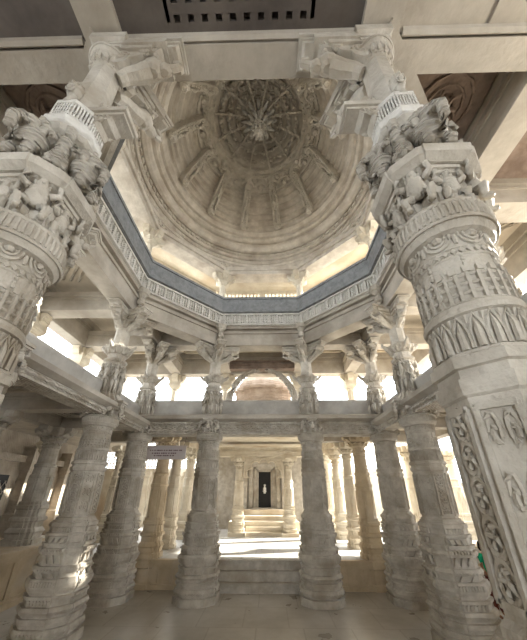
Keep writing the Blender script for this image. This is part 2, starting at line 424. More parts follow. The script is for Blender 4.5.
def makara_mb():     # bracket with a beast's head under the octagonal beam
    m = arm_mb(.62, .40, .095)
    m.prism([(0, .26), (.52, .26), (.52, .33), (0, .33)], (0, 0, 0), (1, 0, 0), (0, 0, 1), (0, 1, 0), .135)
    m.prism([(0, .20), (.40, .20), (.40, .255), (0, .255)], (0, 0, 0), (1, 0, 0), (0, 0, 1), (0, 1, 0), .12)
    m.ball((.40, 0, .12), (.10, .085, .09), 9, 7); m.ball((.50, 0, .10), (.07, .055, .05), 8, 6)
    for q in (-1, 1):
        m.ball((.43, q*.07, .17), .025, 6, 5); m.ball((.34, q*.08, .20), (.03, .02, .045), 6, 5)
    m.tube([(.55, 0, .11), (.62, 0, .15), (.62, 0, .22), (.56, 0, .24)], [.035, .03, .025, .02], 6)
    m.tube([(.12, 0, -.06), (.18, 0, .0), (.28, 0, .03), (.36, 0, .08)], [.05, .06, .07, .08], 7)
    return m

def elephants(root):
    m = MB()
    m.stack(OCT, [(3.60, .25), (3.66, .24), (3.68, .19), (4.02, .18), (4.04, .22), (4.07, .25)])
    dr = m.build('figure_drum', 'stone', root)
    z_ = -.40
    e0 = a0 = None
    for q in range(4):
        a = q*PI/2
        if e0 is None:
            m = MB()                                                     # elephant front with curled trunk
            m.ball((.24, 0, 4.24), (.10, .115, .12), 10, 8); m.ball((.30, 0, 4.34), (.07, .08, .07), 9, 7)
            m.tube([(.35, 0, 4.34), (.40, 0, 4.26), (.39, 0, 4.17), (.34, 0, 4.13), (.31, .02, 4.17)], [.04, .036, .03, .025, .018], 7)
            for s2 in (-1, 1):
                m.ball((.27, s2*.09, 4.33), (.03, .045, .06), 7, 6)
                m.tube([(.25, s2*.06, 4.18), (.29, s2*.07, 4.12), (.29, s2*.07, 4.07)], [.045, .035, .035], 6)
                m.tube([(.34, s2*.04, 4.29), (.39, s2*.055, 4.26)], [.014, .008], 5)
            m.ball((.24, 0, 4.45), (.04, .045, .05), 7, 6)
            m.ball((.25, 0, 4.49), .028, 6, 5)
            for s2 in (-1, 1): m.ball((.26, s2*.05, 4.43), (.022, .03, .03), 6, 5)
            for i in range(5): m.ball((.335+.0*i, (i-2)*.025, 4.37-.008*abs(i-2)), .012, 5, 4)
            e0 = o = m.build('elephant_figure', 'carved', dr, True)
            m = MB()                                                     # attendant between the elephants
            m.ball((.26, 0, 4.42), (.038, .038, .045), 7, 6); m.tube([(.24, 0, 4.38), (.26, 0, 4.30), (.24, 0, 4.22), (.26, 0, 4.10)], [.04, .055, .045, .05], 7)
            for s2 in (-1, 1):
                m.tube([(.25, s2*.05, 4.36), (.29, s2*.09, 4.30), (.31, s2*.05, 4.26)], [.022, .02, .016], 5)
                m.tube([(.24, s2*.03, 4.20), (.27, s2*.045, 4.13), (.25, s2*.04, 4.07)], [.032, .028, .024], 5)
            m.ball((.26, 0, 4.465), (.045, .045, .02), 6, 5)
            a0 = o2 = m.build('attendant_figure', 'carved', dr, True)
        else:
            o = e0.copy(); COL.objects.link(o); o2 = a0.copy(); COL.objects.link(o2)
        o.location = o2.location = (0, 0, 3.64-4.08*.95); o.scale = o2.scale = (1.12, 1.12, .95); o.rotation_euler = (0, 0, a); o2.rotation_euler = (0, 0, a+PI/4)
    m = MB()
    m.stack(OCT, [(4.04, .22), (4.12, .19), (4.14, .22), (4.17, .235), (4.19, .235), (4.20, .165), (4.36, .155), (4.37, .215), (4.41, .215), (4.43, .17), (4.50, .15)])
    for k in range(8):
        n, u = onface(k, 0)
        for q in range(-3, 4): m.obox(n*.207+u*q*.025+Vector((0, 0, 4.28)), u, n, (0, 0, 1), .007, .010, .09)
        m.obox(n*.20+Vector((0, 0, 4.215)), u, n, (0, 0, 1), .08, .018, .012)
    m.build('balcony_rail', 'frieze', root, label='pale little balcony rail of upright slats')
    k0 = None
    for q in range(4):
        if k0 is None:
            m = MB()
            m.tube([(0, 0, 4.30), (0, 0, 4.35), (0, 0, 4.39)], [.05, .038, .05], 9)
            m.ball((0, 0, 4.44), (.066, .066, .056), 12, 9)
            m.tube([(0, 0, 4.47), (0, 0, 4.51), (0, 0, 4.53)], [.056, .068, .04], 12)
            for k in range(9): m.ball((.062*cos(k*PI/4.5), .062*sin(k*PI/4.5), 4.508), .016, 6, 5)
            m.ball((.058, 0, 4.43), .026, 8, 6); m.tube([(.062+.0, .038*cos(t), 4.43+.038*sin(t)) for t in [2*PI*i/12 for i in range(12)]], .009, 5, closed=True)
            k0 = o = m.build('lotus_knob', 'stone', root, True)
        else: o = k0.copy(); COL.objects.link(o)
        a = q*PI/2; o.location = (.185*cos(a), .185*sin(a), .10); o.rotation_euler = (0, 0, a)
def standing(root):
    m = MB()
    m.stack(RATHA, [(3.60, .25), (3.66, .24), (3.68, .19), (4.36, .165), (4.38, .2), (4.42, .21), (4.44, .15), (4.52, .15)])
    dr = m.build('figure_drum', 'stone', root)
    f0 = None
    for q in range(8):
        if f0 is None:
            m = MB()
            m.ball((.22, 0, 4.22), (.035, .035, .045), 8, 6); m.ball((.215, 0, 4.285), (.03, .03, .04), 7, 6)
            m.tube([(.20, 0, 4.18), (.22, .01, 4.10), (.215, -.01, 4.02), (.22, .01, 3.95)], [.04, .05, .036, .052], 8)
            for s2 in (-1, 1):
                m.tube([(.21, s2*.045, 4.14), (.24, s2*.075, 4.06), (.25, s2*.045, 4.0)], [.02, .018, .014], 5)
                m.tube([(.21, s2*.025, 3.94), (.235, s2*.03, 3.82), (.215, s2*.03, 3.70)], [.032, .026, .02], 6)
            m.tube([(.20, .075*cos(t), 4.22+.09*sin(t)) for t in [PI*i/8 for i in range(9)]], .014, 5)
            f0 = o = m.build('standing_figure', 'stone', dr, True)
        else: o = f0.copy(); COL.objects.link(o)
        o.rotation_euler = (0, 0, q*PI/4)
    m = MB()
    m.stack(R16, [(4.48, .15), (4.54, .17), (4.60, .22), (4.66, .27), (4.70, .28), (4.72, .24), (4.78, .16)])
    petal_ring(m, 4.54, 4.72, .17, .27, 12, .04)
    for q in range(4):
        a = q*PI/2; d = Vector((cos(a), sin(a), 0)); m.tube([d*.2+Vector((0, 0, 4.64)), d*.30+Vector((0, 0, 4.68)), d*.37+Vector((0, 0, 4.74)), d*.36+Vector((0, 0, 4.79))], [.05, .045, .03, .015], 6)
    m.build('leaf_collar', 'stone', root)

def make_tall_pillar(grand=False):
    AL = .27 if grand else .38
    root = empty('tall_pillar')
    # base
    m = MB()
    prof = [(0, .43), (.12, .43), (.125, .385), (.15, .385), (.155, .41), (.20, .425), (.25, .41), (.255, .375), (.30, .37), (.305, .40), (.36, .405), (.365, .375), (.39, .375),
            (.40, .405), (.44, .425), (.48, .40), (.485, .36), (.56, .355), (.565, .39), (.60, .39), (.605, .355), (.64, .355), (.645, .38), (.69, .40), (.74, .405), (.80, .385), (.805, .34), (.86, .335), (.865, .36), (.90, .37), (.94, .35),
            (.945, .32), (1.08, .32), (1.085, .35), (1.12, .36), (1.15, .345), (1.155, .32), (1.19, .315), (1.195, .345), (1.23, .345), (1.235, .31), (1.32, .305), (1.325, .335), (1.36, .34), (1.365, .30), (1.44, .295), (1.445, .325), (1.50, .32), (1.505, .29), (1.53, .29)]
    m.stack(BASE, prof)
    for q in range(4):
        a = q*PI/2; n = Vector((cos(a), sin(a), 0)); u = Vector((-sin(a), cos(a), 0))
        for k in range(-4, 5):                                        # dentils and leaf tips
            m.obox(n*.405+u*k*.04+Vector((0, 0, .74)), u, n, (0, 0, 1), .013, .015, .03)
        for k in range(-3, 4):
            m.obox(n*.355+u*k*.045+Vector((0, 0, 1.145)), u, n, (0, 0, 1), .014, .03, .022)
        for k in (-1, 0, 1):
            o = n*.345+u*k*.10+Vector((0, 0, 0))
            m.prism([(-.045, .98), (.045, .98), (0, 1.09)], o, u, (0, 0, 1), n, .018)
            m.prism([(-.045, 1.31), (.045, 1.31), (0, 1.22)], n*.33+u*k*.09, u, (0, 0, 1), n, .018)
        for k in range(-3, 4):
            m.prism([(-.02, 0), (.02, 0), (.02, .05), (0, .07), (-.02, .05)], n*.362+u*k*.048+Vector((0, 0, .49)), u, (0, 0, 1), n, .014)
            m.ball(n*.425+u*k*.05+Vector((0, 0, .20)), (.016, .016, .022), 5, 4); m.ball(n*.385+u*k*.046+Vector((0, 0, .90)), (.015, .015, .02), 5, 4)
            m.prism([(-.016, 0), (.016, 0), (.016, .05), (0, .065), (-.016, .05)], n*.30+u*k*.04+Vector((0, 0, 1.375)), u, (0, 0, 1), n, .014)
        for s2 in (-1, 1):
            m.prism([(-.05, .81), (.05, .81), (0, .88)], n*.375+u*s2*.08, u, (0, 0, 1), n, .012)
    m.build('base', 'stone', root)
    # octagonal shaft with carved panels
    m = MB()
    m.stack(OCT, [(1.53, .27), (1.56, .27), (1.58, .243), (2.26, .246), (2.27, .262), (2.30, .272), (2.33, .272), (2.335, .25), (2.37, .25), (2.375, .272), (2.42, .272), (2.43, .25), (2.44, .25)])
    for k in range(8):
        n, u = onface(k, 0)
        z0, z1 = 1.62, 2.22; r = .244
        hw = .080
        for s2 in (-1, 1): m.obox(n*r+u*s2*hw+Vector((0, 0, (z0+z1)/2)), u, n, (0, 0, 1), .013, .022, (z1-z0)/2)
        for z in (z0, z1): m.obox(n*r+Vector((0, 0, z)), u, n, (0, 0, 1), hw, .022, .012)
        if k % 2 == 0:      # scrolling vine in ovals
            N_ = 5
            for q in range(N_):
                c = n*(r+.004)+Vector((0, 0, z0+.065+q*.122))
                ring_on(m, c, u, (0, 0, 1), .056, .058, .014)
                for j in range(4):
                    a = PI/4+j*PI/2
                    m.tube([c, c+u*.03*cos(a+.6)+Vector((0, 0, .03*sin(a+.6)))+n*.012, c+u*.05*cos(a)+Vector((0, 0, .05*sin(a)))], [.012, .013, .006], 5)
        else:               # figure-eight scrolls with bead border
            for q in range(3):
                for s2 in (-1, 1):
                    c = n*(r+.004)+Vector((0, 0, z0+.11+q*.2))
                    m.tube([c+u*s2*(.035+.030*(1-i/16)*cos(i*.6))+Vector((0, 0, .075*(1-i/16)*sin(i*.6))) for i in range(16)], .012, 5)
            for q in range(11):
                for s2 in (-1, 1): m.ball(n*(r+.012)+u*s2*hw+Vector((0, 0, z0+.03+q*.056)), .013, 5, 4)
        # small lozenge panel above
        c = n*.288+Vector((0, 0, 2.295+.0)); 
    m.build('shaft', 'stone', root)
    # round carved section: lotus petals, grid, plain, bands, swags
    m = MB()
    m.stack(ROUND, [(2.44, .24), (2.60, .24), (2.605, .262), (2.625, .268), (2.645, .26), (2.65, .234), (2.80, .234), (2.90, .234), (3.03, .236), (3.04, .275), (3.07, .295), (3.12, .308), (3.18, .303), (3.21, .28), (3.23, .25), (3.26, .25)])
    for k in range(20):
        t = 2*PI*k/20; hw_ = PI/20*.88
        m.tube([cyl(t+hw_*x_, 2.445+.15*y_, .246) for x_, y_ in ((-1, 0), (-1, .45), (-.7, .72), (0, 1), (.7, .72), (1, .45), (1, 0))], .008, 5)
        m.tube([cyl(t, 2.445, .25), cyl(t, 2.52, .256), cyl(t, 2.575, .242)], [.018, .015, .004], 5)
        m.tube([cyl(t+PI/20, 2.56, .242), cyl(t+PI/20, 2.595, .248)], [.004, .012], 5)
    for z in (2.655, 2.70, 2.745, 2.79): m.tube([cyl(2*PI*i/36, z, .242) for i in range(36)], .010, 4, closed=True)
    for k in range(28): m.obox(cyl(2*PI*k/28, 2.725, .242), (-sin(2*PI*k/28), cos(2*PI*k/28), 0), (cos(2*PI*k/28), sin(2*PI*k/28), 0), (0, 0, 1), .009, .012, .07)
    block_ring(m, 2.815, .238, 22, .018, .016, .014)
    for k in range(8):                                               # pendant chains
        t = 2*PI*(k+.5)/8
        for q in range(3): m.ball(cyl(t, 2.90-q*.022, .234), (.013, .013, .012), 5, 4)
        m.ball(cyl(t, 2.835, .234), (.014, .014, .018), 5, 4)
    for z in (2.905, 2.945): m.tube([cyl(2*PI*i/36, z, .236) for i in range(36)], .008, 4, closed=True)
    for k in range(36): m.obox(cyl(2*PI*k/36, 2.925, .234), Vector((-sin(2*PI*k/36), cos(2*PI*k/36), 1)).normalized(), (cos(2*PI*k/36), sin(2*PI*k/36), 0), Vector((sin(2*PI*k/36), -cos(2*PI*k/36), 1)).normalized(), .012, .012, .012)
    for k in range(8):                                               # crescent swags
        t = 2*PI*k/8
        for rr, w_ in ((.085, .009), (.055, .008)):
            m.tube([cyl(t+.30*rr/.085*cos(a), 3.03-rr*.85*sin(a), .242) for a in [PI*i/10 for i in range(11)]], w_, 5)
        m.ball(cyl(t, 3.015, .24), (.03, .03, .02), 6, 5); m.ball(cyl(t+PI/8, 2.995, .24), (.016, .016, .035), 6, 5)
    for k in range(52):                                              # ribbed cushion
        t = 2*PI*k/52; m.tube([cyl(t, 3.10, .306), cyl(t, 3.14, .311), cyl(t, 3.185, .303)], .010, 4)
    m.tube([cyl(2*PI*i/40, 3.085, .306) for i in range(40)], .012, 5, closed=True)
    m.tube([cyl(2*PI*i/40, 3.20, .296) for i in range(40)], .012, 5, closed=True)
    m.build('round_drum', 'stone', root)
    # lower capital with bracket arms
    m = MB()
    m.stack(RATHA, [(3.22, .22), (3.24, .25), (3.29, .26), (3.31, .24), (3.48, .235), (3.50, .28), (3.53, .30), (3.56, .30), (3.57, .27), (3.60, .27)])
    if grand: m.stack(BASE, [(3.50, .30), (3.525, .35), (3.575, .36), (3.58, .33), (3.605, .33)])
    cap = m.build('capital', 'stone', root)
    arm = None
    for q in range(4):
        if arm is None: arm = o = arm_mb(AL, .30, .085).build('bracket_arm', 'stone', cap)
        else: o = arm.copy(); COL.objects.link(o)
        o.location = (.0, 0, 3.24); o.rotation_euler = (0, 0, q*PI/2)
        dwarf('dwarf_figure', 'stone', cap, (.29*cos(q*PI/2+PI/4), .29*sin(q*PI/2+PI/4), 3.23), q*PI/2-PI/4, .78)
        dwarf('dwarf_figure', 'stone', arm, (AL-.02, 0, -.02), -PI/2, .66) if q == 0 else None
    for q in range(1, 4):
        o2 = arm.children[0].copy(); COL.objects.link(o2); o2.parent = [c for c in cap.children if c.name.startswith('bracket_arm')][q]
    if grand: elephants(root)
    else: standing(root)
    m = MB()
    m.stack(OCT, [(4.46, .16), (4.80, .155), (4.82, .142), (5.16, .135), (5.18, .15)])
    m.stack(ROUND, [(5.17, .15), (5.20, .165), (5.28, .17), (5.30, .20), (5.34, .22), (5.38, .215), (5.40, .18), (5.42, .18)])
    m.stack(SQ, [(5.41, .17), (5.50, .17), (5.52, .21), (5.62, .21)])
    petal_ring(m, 5.19, 5.30, .165, .19, 16, .02)
    m.tube([cyl(2*PI*i/36, 5.35, .222) for i in range(36)], .014, 5, closed=True)
    bead_ring(m, 5.19, .165, 20, .012)
    m.build('upper_post', 'stone', root)
    return root
ARM = makara_mb()
def add_brackets(root, dirs, k=1):
    me = None
    for d in dirs:
        if me is None: o = ARM.build('makara_bracket', 'stone', root); me = o.data
        else: o = bpy.data.objects.new('makara_bracket', me); COL.objects.link(o); o.parent = root
        o.location = (0, 0, 5.20); o.rotation_euler = (0, 0, d); o.scale = (k, k, 1)
proto = make_tall_pillar(); grand = make_tall_pillar(True)
V = []
spots = [   # (x, y, rot, mirrored, label)
 (-H, A, 'tall carved two-tier pillar left of the steps, facing the shrine doorway'),
 (H, A, 'tall carved two-tier pillar right of the steps, facing the shrine doorway'),
 (-A, H, 'tall carved pillar on the left with its stepped base cut by the bottom edge'),
 (A, H, 'tall carved pillar on the right, just left of the child in green'),
 (-A, -H, 'pillar of the left side almost wholly hidden behind the huge left foreground pillar'),
 (A, -H, 'pillar of the right side almost wholly hidden behind the huge right foreground pillar'),
 (-H, -A, 'huge foreground pillar at the left edge, its round drum cut by the frame'),
 (H, -A, 'huge foreground pillar at the right edge with swags, petals and vine panels'),
 (-A, A, 'corner pillar at the back left, behind the tall left one'),
 (A, A, 'corner pillar at the back right, between the right step pillar and the tall right one')]
def add_side_arms(root, dirs):
    me = None
    for d in dirs:
        if me is None: o = arm_mb(.38, .22, .075).build('side_bracket', 'stone', root); me = o.data
        else: o = bpy.data.objects.new('side_bracket', me); COL.objects.link(o); o.parent = root
        o.location = (0, 0, 4.24); o.rotation_euler = (0, 0, d); o.scale = (1.25, 1.2, 1)
clean = copy_tree(proto); cleang = copy_tree(grand)      # clean copies kept without brackets
for i, (x, y, lb) in enumerate(spots):
    o = proto if i == 0 else grand if i == 6 else copy_tree(cleang if i == 7 else clean)
    o.location = (x, y, 0)
    if i in (6, 7): o.location.x = x*.935; o.scale = (.75, .75, 1)
    tag(o, lb, 'pillar', 'tall pillars around the central hall')
    an = math.atan2(y, x)
    if i < 8: dirs = [an+PI/2+PI/8, an-PI/2-PI/8, an+PI]
    else: dirs = [PI if x > 0 else 0, -PI/2, an+PI]
    add_brackets(o, dirs, 1.33 if i in (6, 7) else 1)
    if i in (6, 7): add_side_arms(o, dirs[:2])
def rm(o):
    for c in list(o.children): rm(c)
    bpy.data.objects.remove(o)
rm(clean); rm(cleang)

# ---------------------------------------------------------------- octagonal beams with frieze and painted panel
names8 = ['back right', 'back', 'back left', 'left', 'front left', 'front', 'front right', 'right']
bl = {0: 'right side of the octagon', 1: 'slanting edge at the back right', 2: 'back edge above the steps', 3: 'slanting edge at the back left', 4: 'left side of the octagon', 5: 'slanting edge at the front left', 6: 'front edge across the top', 7: 'slanting edge at the front right'}
T8 = math.tan(PI/8)
def trapez(m, a0, a1, z0, z1, ext=0):      # ring segment facing +x between apothems
    vs = [[(a0, -a0*T8, z), (a1, -a1*T8, z), (a1, a1*T8, z), (a0, a0*T8, z)] for z in (z0, z1)]
    m.loft(vs)
bm_ = MB(); trapez(bm_, A-.19, A+.19, 5.62, 5.98); trapez(bm_, A-.23, A+.19, 5.98, 6.04); trapez(bm_, A-.17, A+.17, 6.04, 6.12); trapez(bm_, A-.27, A+.19, 6.12, 6.20)
bmf = MB()
for a_, b_, z0_, z1_ in ((A-.19, A+.06, 5.62, 5.98), (A-.23, A+.06, 5.98, 6.04), (A-.17, A+.06, 6.04, 6.12), (A-.27, A+.19, 6.12, 6.20)): trapez(bmf, a_, b_, z0_, z1_)
fr = MB(); trapez(fr, A-.27, A+.1, 6.20, 6.56); trapez(fr, A-.34, A-.265, 6.205, 6.25); trapez(fr, A-.34, A-.265, 6.54, 6.59)
nf = 30
for k in range(nf):
    yy = -(A-.3)*T8+.04+(2*(A-.3)*T8-.08)*(k+.5)/nf
    if k % 3 == 2: fr.box(A-.33, yy-.03, 6.26, A-.26, yy+.03, 6.535)
    else: fr.ball((A-.28, yy, 6.42), (.035, .026, .12), 6, 6); fr.ball((A-.29, yy, 6.33), (.03, .03, .05), 5, 4); fr.ball((A-.295, yy, 6.52), .024, 5, 4)
pb = MB(); trapez(pb, A-.37, A-.05, 6.60, 7.12)
tri = MB(); trapez(tri, A-.40, A-.365, 7.06, 7.125); trapez(tri, A-.40, A-.365, 6.605, 6.66)
con = MB(); r_ = (A-.27)/cos(PI/8)         # console under the corner of the frieze
c0 = MB()
c0.stack(OCT, [(5.98, .06), (6.02, .075), (6.08, .10), (6.10, .13), (6.20, .15)]); c0.stack(OCT, [(5.80, .05), (5.83, .08), (5.9, .08), (5.98, .05)])
c0.ball((0, 0, 5.76), .05)
pb_meshes = None
for k in range(8):
    root = empty('octagon_beam', (0, 0, 0), 0)
    tag(root, 'stone beam with pale carved frieze and grey-blue panel, '+bl[k], 'beam', 'beams of the octagon under the dome')
    if k == 0:
        b1 = bm_.build('beam_block', 'beam', root); f1 = fr.build('frieze', 'frieze', root, label='pale frieze of upright carved figures')
        p1 = pb.build('painted_panel', 'band', root, label='grey-blue speckled painted panel'); p2 = tri.build('panel_edge', 'band', p1)
        c1 = MB().merge(c0, Matrix.Translation((r_*cos(PI/8)-.02, r_*sin(PI/8)-.02, 0))).build('corner_console', 'stone', root)
        objs = [b1, f1, p1, c1]; beam0 = root
    else:
        for q in objs:
            if k == 6 and q is b1: bmf.build('beam_block', 'beam', root); continue
            c = copy_tree(q, root)
    root.rotation_euler = (0, 0, k*PI/4)

# straight upper beams beyond the octagon
def beam(name, p0, p1, z0, z1, hw, label, group, mt='beam', lip=True):
    p0 = Vector(p0).to_3d(); p1 = Vector(p1).to_3d(); d = (p1-p0); L = d.length/2; d.normalize(); n = Vector((-d.y, d.x, 0)); c = (p0+p1)/2
    m = MB(); m.obox(c+Vector((0, 0, (z0+z1)/2)), d, n, (0, 0, 1), L, hw, (z1-z0)/2)
    if lip:
        h = z1-z0
        m.obox(c+Vector((0, 0, z1-h*.12)), d, n, (0, 0, 1), L, hw+.04, h*.12)
        m.obox(c+Vector((0, 0, z0+h*.62)), d, n, (0, 0, 1), L, hw+.02, h*.04)
    o = m.build(name, mt); tag(o, label, 'beam', group); return o
e = H+.17; a2 = A+.2
ub = [((-e, -2.95), (-5.35, -2.95), 'front beam running left from the huge left pillar'), ((e, -2.95), (5.35, -2.95), 'front beam running right from the huge right pillar'),
      ((-e, A), (-5.35, A), 'beam running left from the left step pillar over the corner post'), ((e, A), (5.35, A), 'beam running right from the right step pillar over the corner post'),
      ((-A, e), (-A, 5.35), 'upper beam running back from the tall left pillar'), ((A, e), (A, 5.35), 'upper beam running back from the tall right pillar'),
      ((-A, -e), (-A, -2.83), 'upper beam forward of the hidden left pillar'), ((A, -e), (A, -2.83), 'upper beam forward of the hidden right pillar'),
      ((-H, -3.09), (-H, -5.35), 'beam over the camera from the huge left pillar'), ((H, -3.09), (H, -5.35), 'beam over the camera from the huge right pillar'),
      ((-a2, H), (-5.35, H), 'upper cross beam from the tall left pillar to the outer post'), ((a2, H), (5.35, H), 'upper cross beam from the tall right pillar to the outer post'),
      ((-a2, -H), (-5.35, -H), 'upper cross beam from the hidden left pillar outward'), ((a2, -H), (5.35, -H), 'upper cross beam from the hidden right pillar outward, pale end'),
      ((-H, a2), (-H, 5.35), 'upper cross beam behind the left step pillar'), ((H, a2), (H, 5.35), 'upper cross beam behind the right step pillar')]
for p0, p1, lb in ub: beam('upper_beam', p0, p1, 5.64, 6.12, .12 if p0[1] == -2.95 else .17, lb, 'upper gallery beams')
for p0, p1, lb in (((-5.4, 5.15), (5.4, 5.15), 'outermost upper beam across the back above the bright openings'), ((-5.15, -5.1), (-5.15, 4.95), 'outermost upper beam along the left above the bright openings'), ((5.15, -5.1), (5.15, 4.95), 'outermost upper beam along the right above the bright openings')):
    beam('outer_beam', p0, p1, 5.64, 6.42, .17, lb, 'outer upper beams')
# eaves above the outer beams
for sx in (-1, 1):
    pass

# ---------------------------------------------------------------- gallery beams with ledge and parapet (back, left, right)
def gallery(rot, label, side=False, L=A+.3):
    root = empty('gallery_beam', (0, 0, 0), rot); tag(root, label, 'gallery beam', 'gallery beams on three sides')
    d = -.22 if side else 0
    m = MB(); z0 = 3.24 if side else 3.20; z1 = 3.50+d*.6
    m.box(-L, A-.16, z0, L, A+.16, z1); m.box(-L, A-.19, z1-.07, L, A+.19, z1-.005)
    if not side: m.box(-L, A-.18, 3.19, L, A+.18, 3.25)
    for k in range(60):
        xx = -L+.06+(2*L-.12)*k/59; zc = (z0+z1)/2; q = .05 if not side else .03
        m.ball((xx, A-.165, zc), (.03, .02, q), 5, 4); m.ball((xx, A+.165, zc), (.03, .02, q), 5, 4)
    m.build('carved_beam', 'carved', root)
    m = MB(); m.prism([(A-.30, z1+.05), (A-.32, z1+.12), (A-.18, z1+.18), (A+.2, z1+.18), (A+.2, z1), (A-.2, z1)], (0, 0, 0), (0, 1, 0), (0, 0, 1), (1, 0, 0), L)
    m.build('ledge', 'beam', root)
    zt = 3.90 if side else 4.10; y0 = A+.05
    m = MB(); m.prism([(y0, z1+.19), (y0-.05, zt-.05), (y0-.03, zt), (y0+.12, zt), (y0+.14, z1+.19)], (0, 0, 0), (0, 1, 0), (0, 0, 1), (1, 0, 0), L)
    m.build('parapet', 'parapet', root, label='smooth grey slab parapet')
    return root
gallery(0, 'gallery beam and parapet across the back above the steps')
gallery(PI/2, 'gallery beam and parapet along the left side', True)
gallery(-PI/2, 'gallery beam and parapet along the right side', True)
# lower cross beams
lb_ = [((-a2, H), (-5.0, H), 'lower cross beam from the tall left pillar to the side pillar'), ((a2, H), (5.0, H), 'lower cross beam from the tall right pillar to the side pillar'),
       ((-3.35, A), (-5.0, A), 'lower beam from the left corner pillar outward'), ((3.35, A), (5.0, A), 'lower beam from the right corner pillar outward'),
       ((-A, 3.35), (-A, 5.0), 'lower beam behind the left corner pillar'), ((A, 3.35), (A, 5.0), 'lower beam behind the right corner pillar'),
       ((-a2, -H), (-5.0, -H), 'lower cross beam left, beside the huge left pillar'), ((a2, -H), (5.0, -H), 'lower cross beam right, behind the huge right pillar')]
for p0, p1, lb in lb_: beam('cross_beam', p0, p1, 3.36, 3.68, .15, lb, 'lower cross beams')
for p0, p1, lb in (((-5.15, -6), (-5.15, 5.3), 'outer lower beam along the left aisle'), ((5.15, -6), (5.15, 5.3), 'outer lower beam along the right aisle'), ((-4.95, 5.15), (-1.55, 5.15), 'rear lower beam left of the porch'), ((1.55, 5.15), (4.95, 5.15), 'rear lower beam right of the porch')):
    beam('aisle_beam', p0, p1, 3.36, 3.68, .16, lb, 'outer lower beams')
for sx in (-1, 1):
    m = MB(); m.box(min(sx*2.45, sx*2.85), 3.62, 3.30, max(sx*2.45, sx*2.85), 9.0, 3.62); m.box(min(sx*2.4, sx*2.9), 3.62, 3.55, max(sx*2.4, sx*2.9), 9.0, 3.64)
    m = MB(); m.box(min(sx*2.45, sx*2.85), 5.32, 3.36, max(sx*2.45, sx*2.85), 9.4, 3.66); m.box(min(sx*2.4, sx*2.9), 5.32, 3.58, max(sx*2.4, sx*2.9), 9.4, 3.68)
    tag(m.build('porch_side_beam', 'cream'), 'long cream beam over the row of small pillars on the %s' % ('left' if sx < 0 else 'right'), 'beam')
beam('edge_beam', (-2.95, 3.95), (2.95, 3.95), 3.37, 3.67, .17, 'beam over the platform edge pillars behind the steps', None, 'stone')
# carved soffit coffers in the left aisle
for sx in (-1, 1):
    m = MB()
    for yc in (0, 2.1, -2.1):
        for k in range(3):
            q = .78-.22*k; z = 3.66-.03*k
            for a, b, c, d in ((-q, -q, q, -q+.07), (-q, q-.07, q, q), (-q, -q, -q+.07, q), (q-.07, -q, q, q)):
                m.box(sx*4.1+a, yc+b, z-.05, sx*4.1+c, yc+d, 3.68)
    struct(m.build('ceiling', 'carved'), 'stepped coffers under the side gallery floor')

# unseen wall behind the camera, added to hold back light from there
m = MB(); m.box(-8.3, -8.5, 3.3, 8.3, -8.2, 4.4); m.box(-8.3, -8.5, 5.5, 8.3, -8.2, 6.62)
for k in range(9): m.box(-8.2+k*2-.8, -8.5, 4.4, -8.2+k*2+.8, -8.2, 5.5)
for a_, b_ in ((-8.3, -1.3), (1.3, 8.3)): m.box(a_, -8.5, 0, b_, -8.2, 3.3)
struct(m.build('wall_light_block', 'stone'), 'unseen wall added behind the camera to cut light from behind')
# outer low roofs
slab('ceiling', 'ceiling', [(-8.3, -6.5, 3.69, -6.2, 10.5, 3.84), (-6.2, -6.5, 3.69, -O_, 10.5, 3.84), (-O_, 5.6, 3.69, -5.0, 10.5, 3.84), (O_, -6.5, 3.69, 8.3, 5.5, 3.84)], 'roof slab of the outer side aisles')

# ---------------------------------------------------------------- small pillars of the rear platform and aisles
def make_small(mt, h=2.8, name='small_pillar', s=1.):
    root = empty(name); k = h/2.8
    m = MB()
    m.stack(RATHA, [(0, .25*s), (.10, .25*s), (.11, .22*s), (.2, .23*s), (.24, .25*s), (.3, .22*s), (.32, .2*s), (.42, .2*s), (.45, .24*s), (.50, .24*s), (.53, .2*s), (.66, .19*s), (.68, .215*s), (.74, .215*s), (.76, .19*s), (.82, .19*s)])
    m.build('base', mt, root)
    m = MB()
    m.stack(OCT, [(.82, .175*s), (1.5*k, .165*s), (1.52*k, .18*s), (1.57*k, .18*s), (1.58*k, .16*s), (1.75*k, .155*s)])
    m.stack(R16, [(1.75*k, .16*s), (1.78*k, .175*s), (1.83*k, .175*s), (1.85*k, .15*s), (2.25*k, .14*s), (2.27*k, .155*s), (2.31*k, .155*s), (2.32*k, .14*s), (h-.32, .14*s)])
    for q in range(8):
        n, u = onface(q, 0)
        m.obox(n*.172*s+Vector((0, 0, .85+.6*k/2)), u, n, (0, 0, 1), .035*s, .016, .28*k)
    petal_ring(m, 2.33*k, 2.33*k+.09, .14*s, .14*s, 10, .02, upw=False)
    m.build('shaft', mt, root)
    m = MB()
    m.stack(R16, [(h-.34, .15*s), (h-.30, .19*s), (h-.24, .20*s), (h-.20, .17*s)])
    petal_ring(m, h-.31, h-.21, .18*s, .22*s, 12, .03)
    m.stack(SQ, [(h-.20, .16*s), (h-.16, .21*s), (h-.10, .22*s), (h, .22*s)])
    for q in range(4):
        a = q*PI/2; n = Vector((cos(a), sin(a), 0)); u = Vector((-sin(a), cos(a), 0))
        m.prism([(0, h-.20), (.2*s, h-.2), (.27*s, h-.13), (.34*s, h-.11), (.36*s, h-.08), (.36*s, h), (0, h)], (0, 0, 0), n, (0, 0, 1), u, .09*s)
        m.ball(n*.31*s+Vector((0, 0, h-.12)), .045*s, 6, 5)
    m.build('capital', mt, root)
    return root
ps = make_small('cream')
def put(proto, used, x, y, z, lb, grp, cat='pillar', rot=0):
    o = proto if not used else copy_tree(proto)
    o.location = (x, y, z); o.rotation_euler = (0, 0, rot); return tag(o, lb, cat, grp)
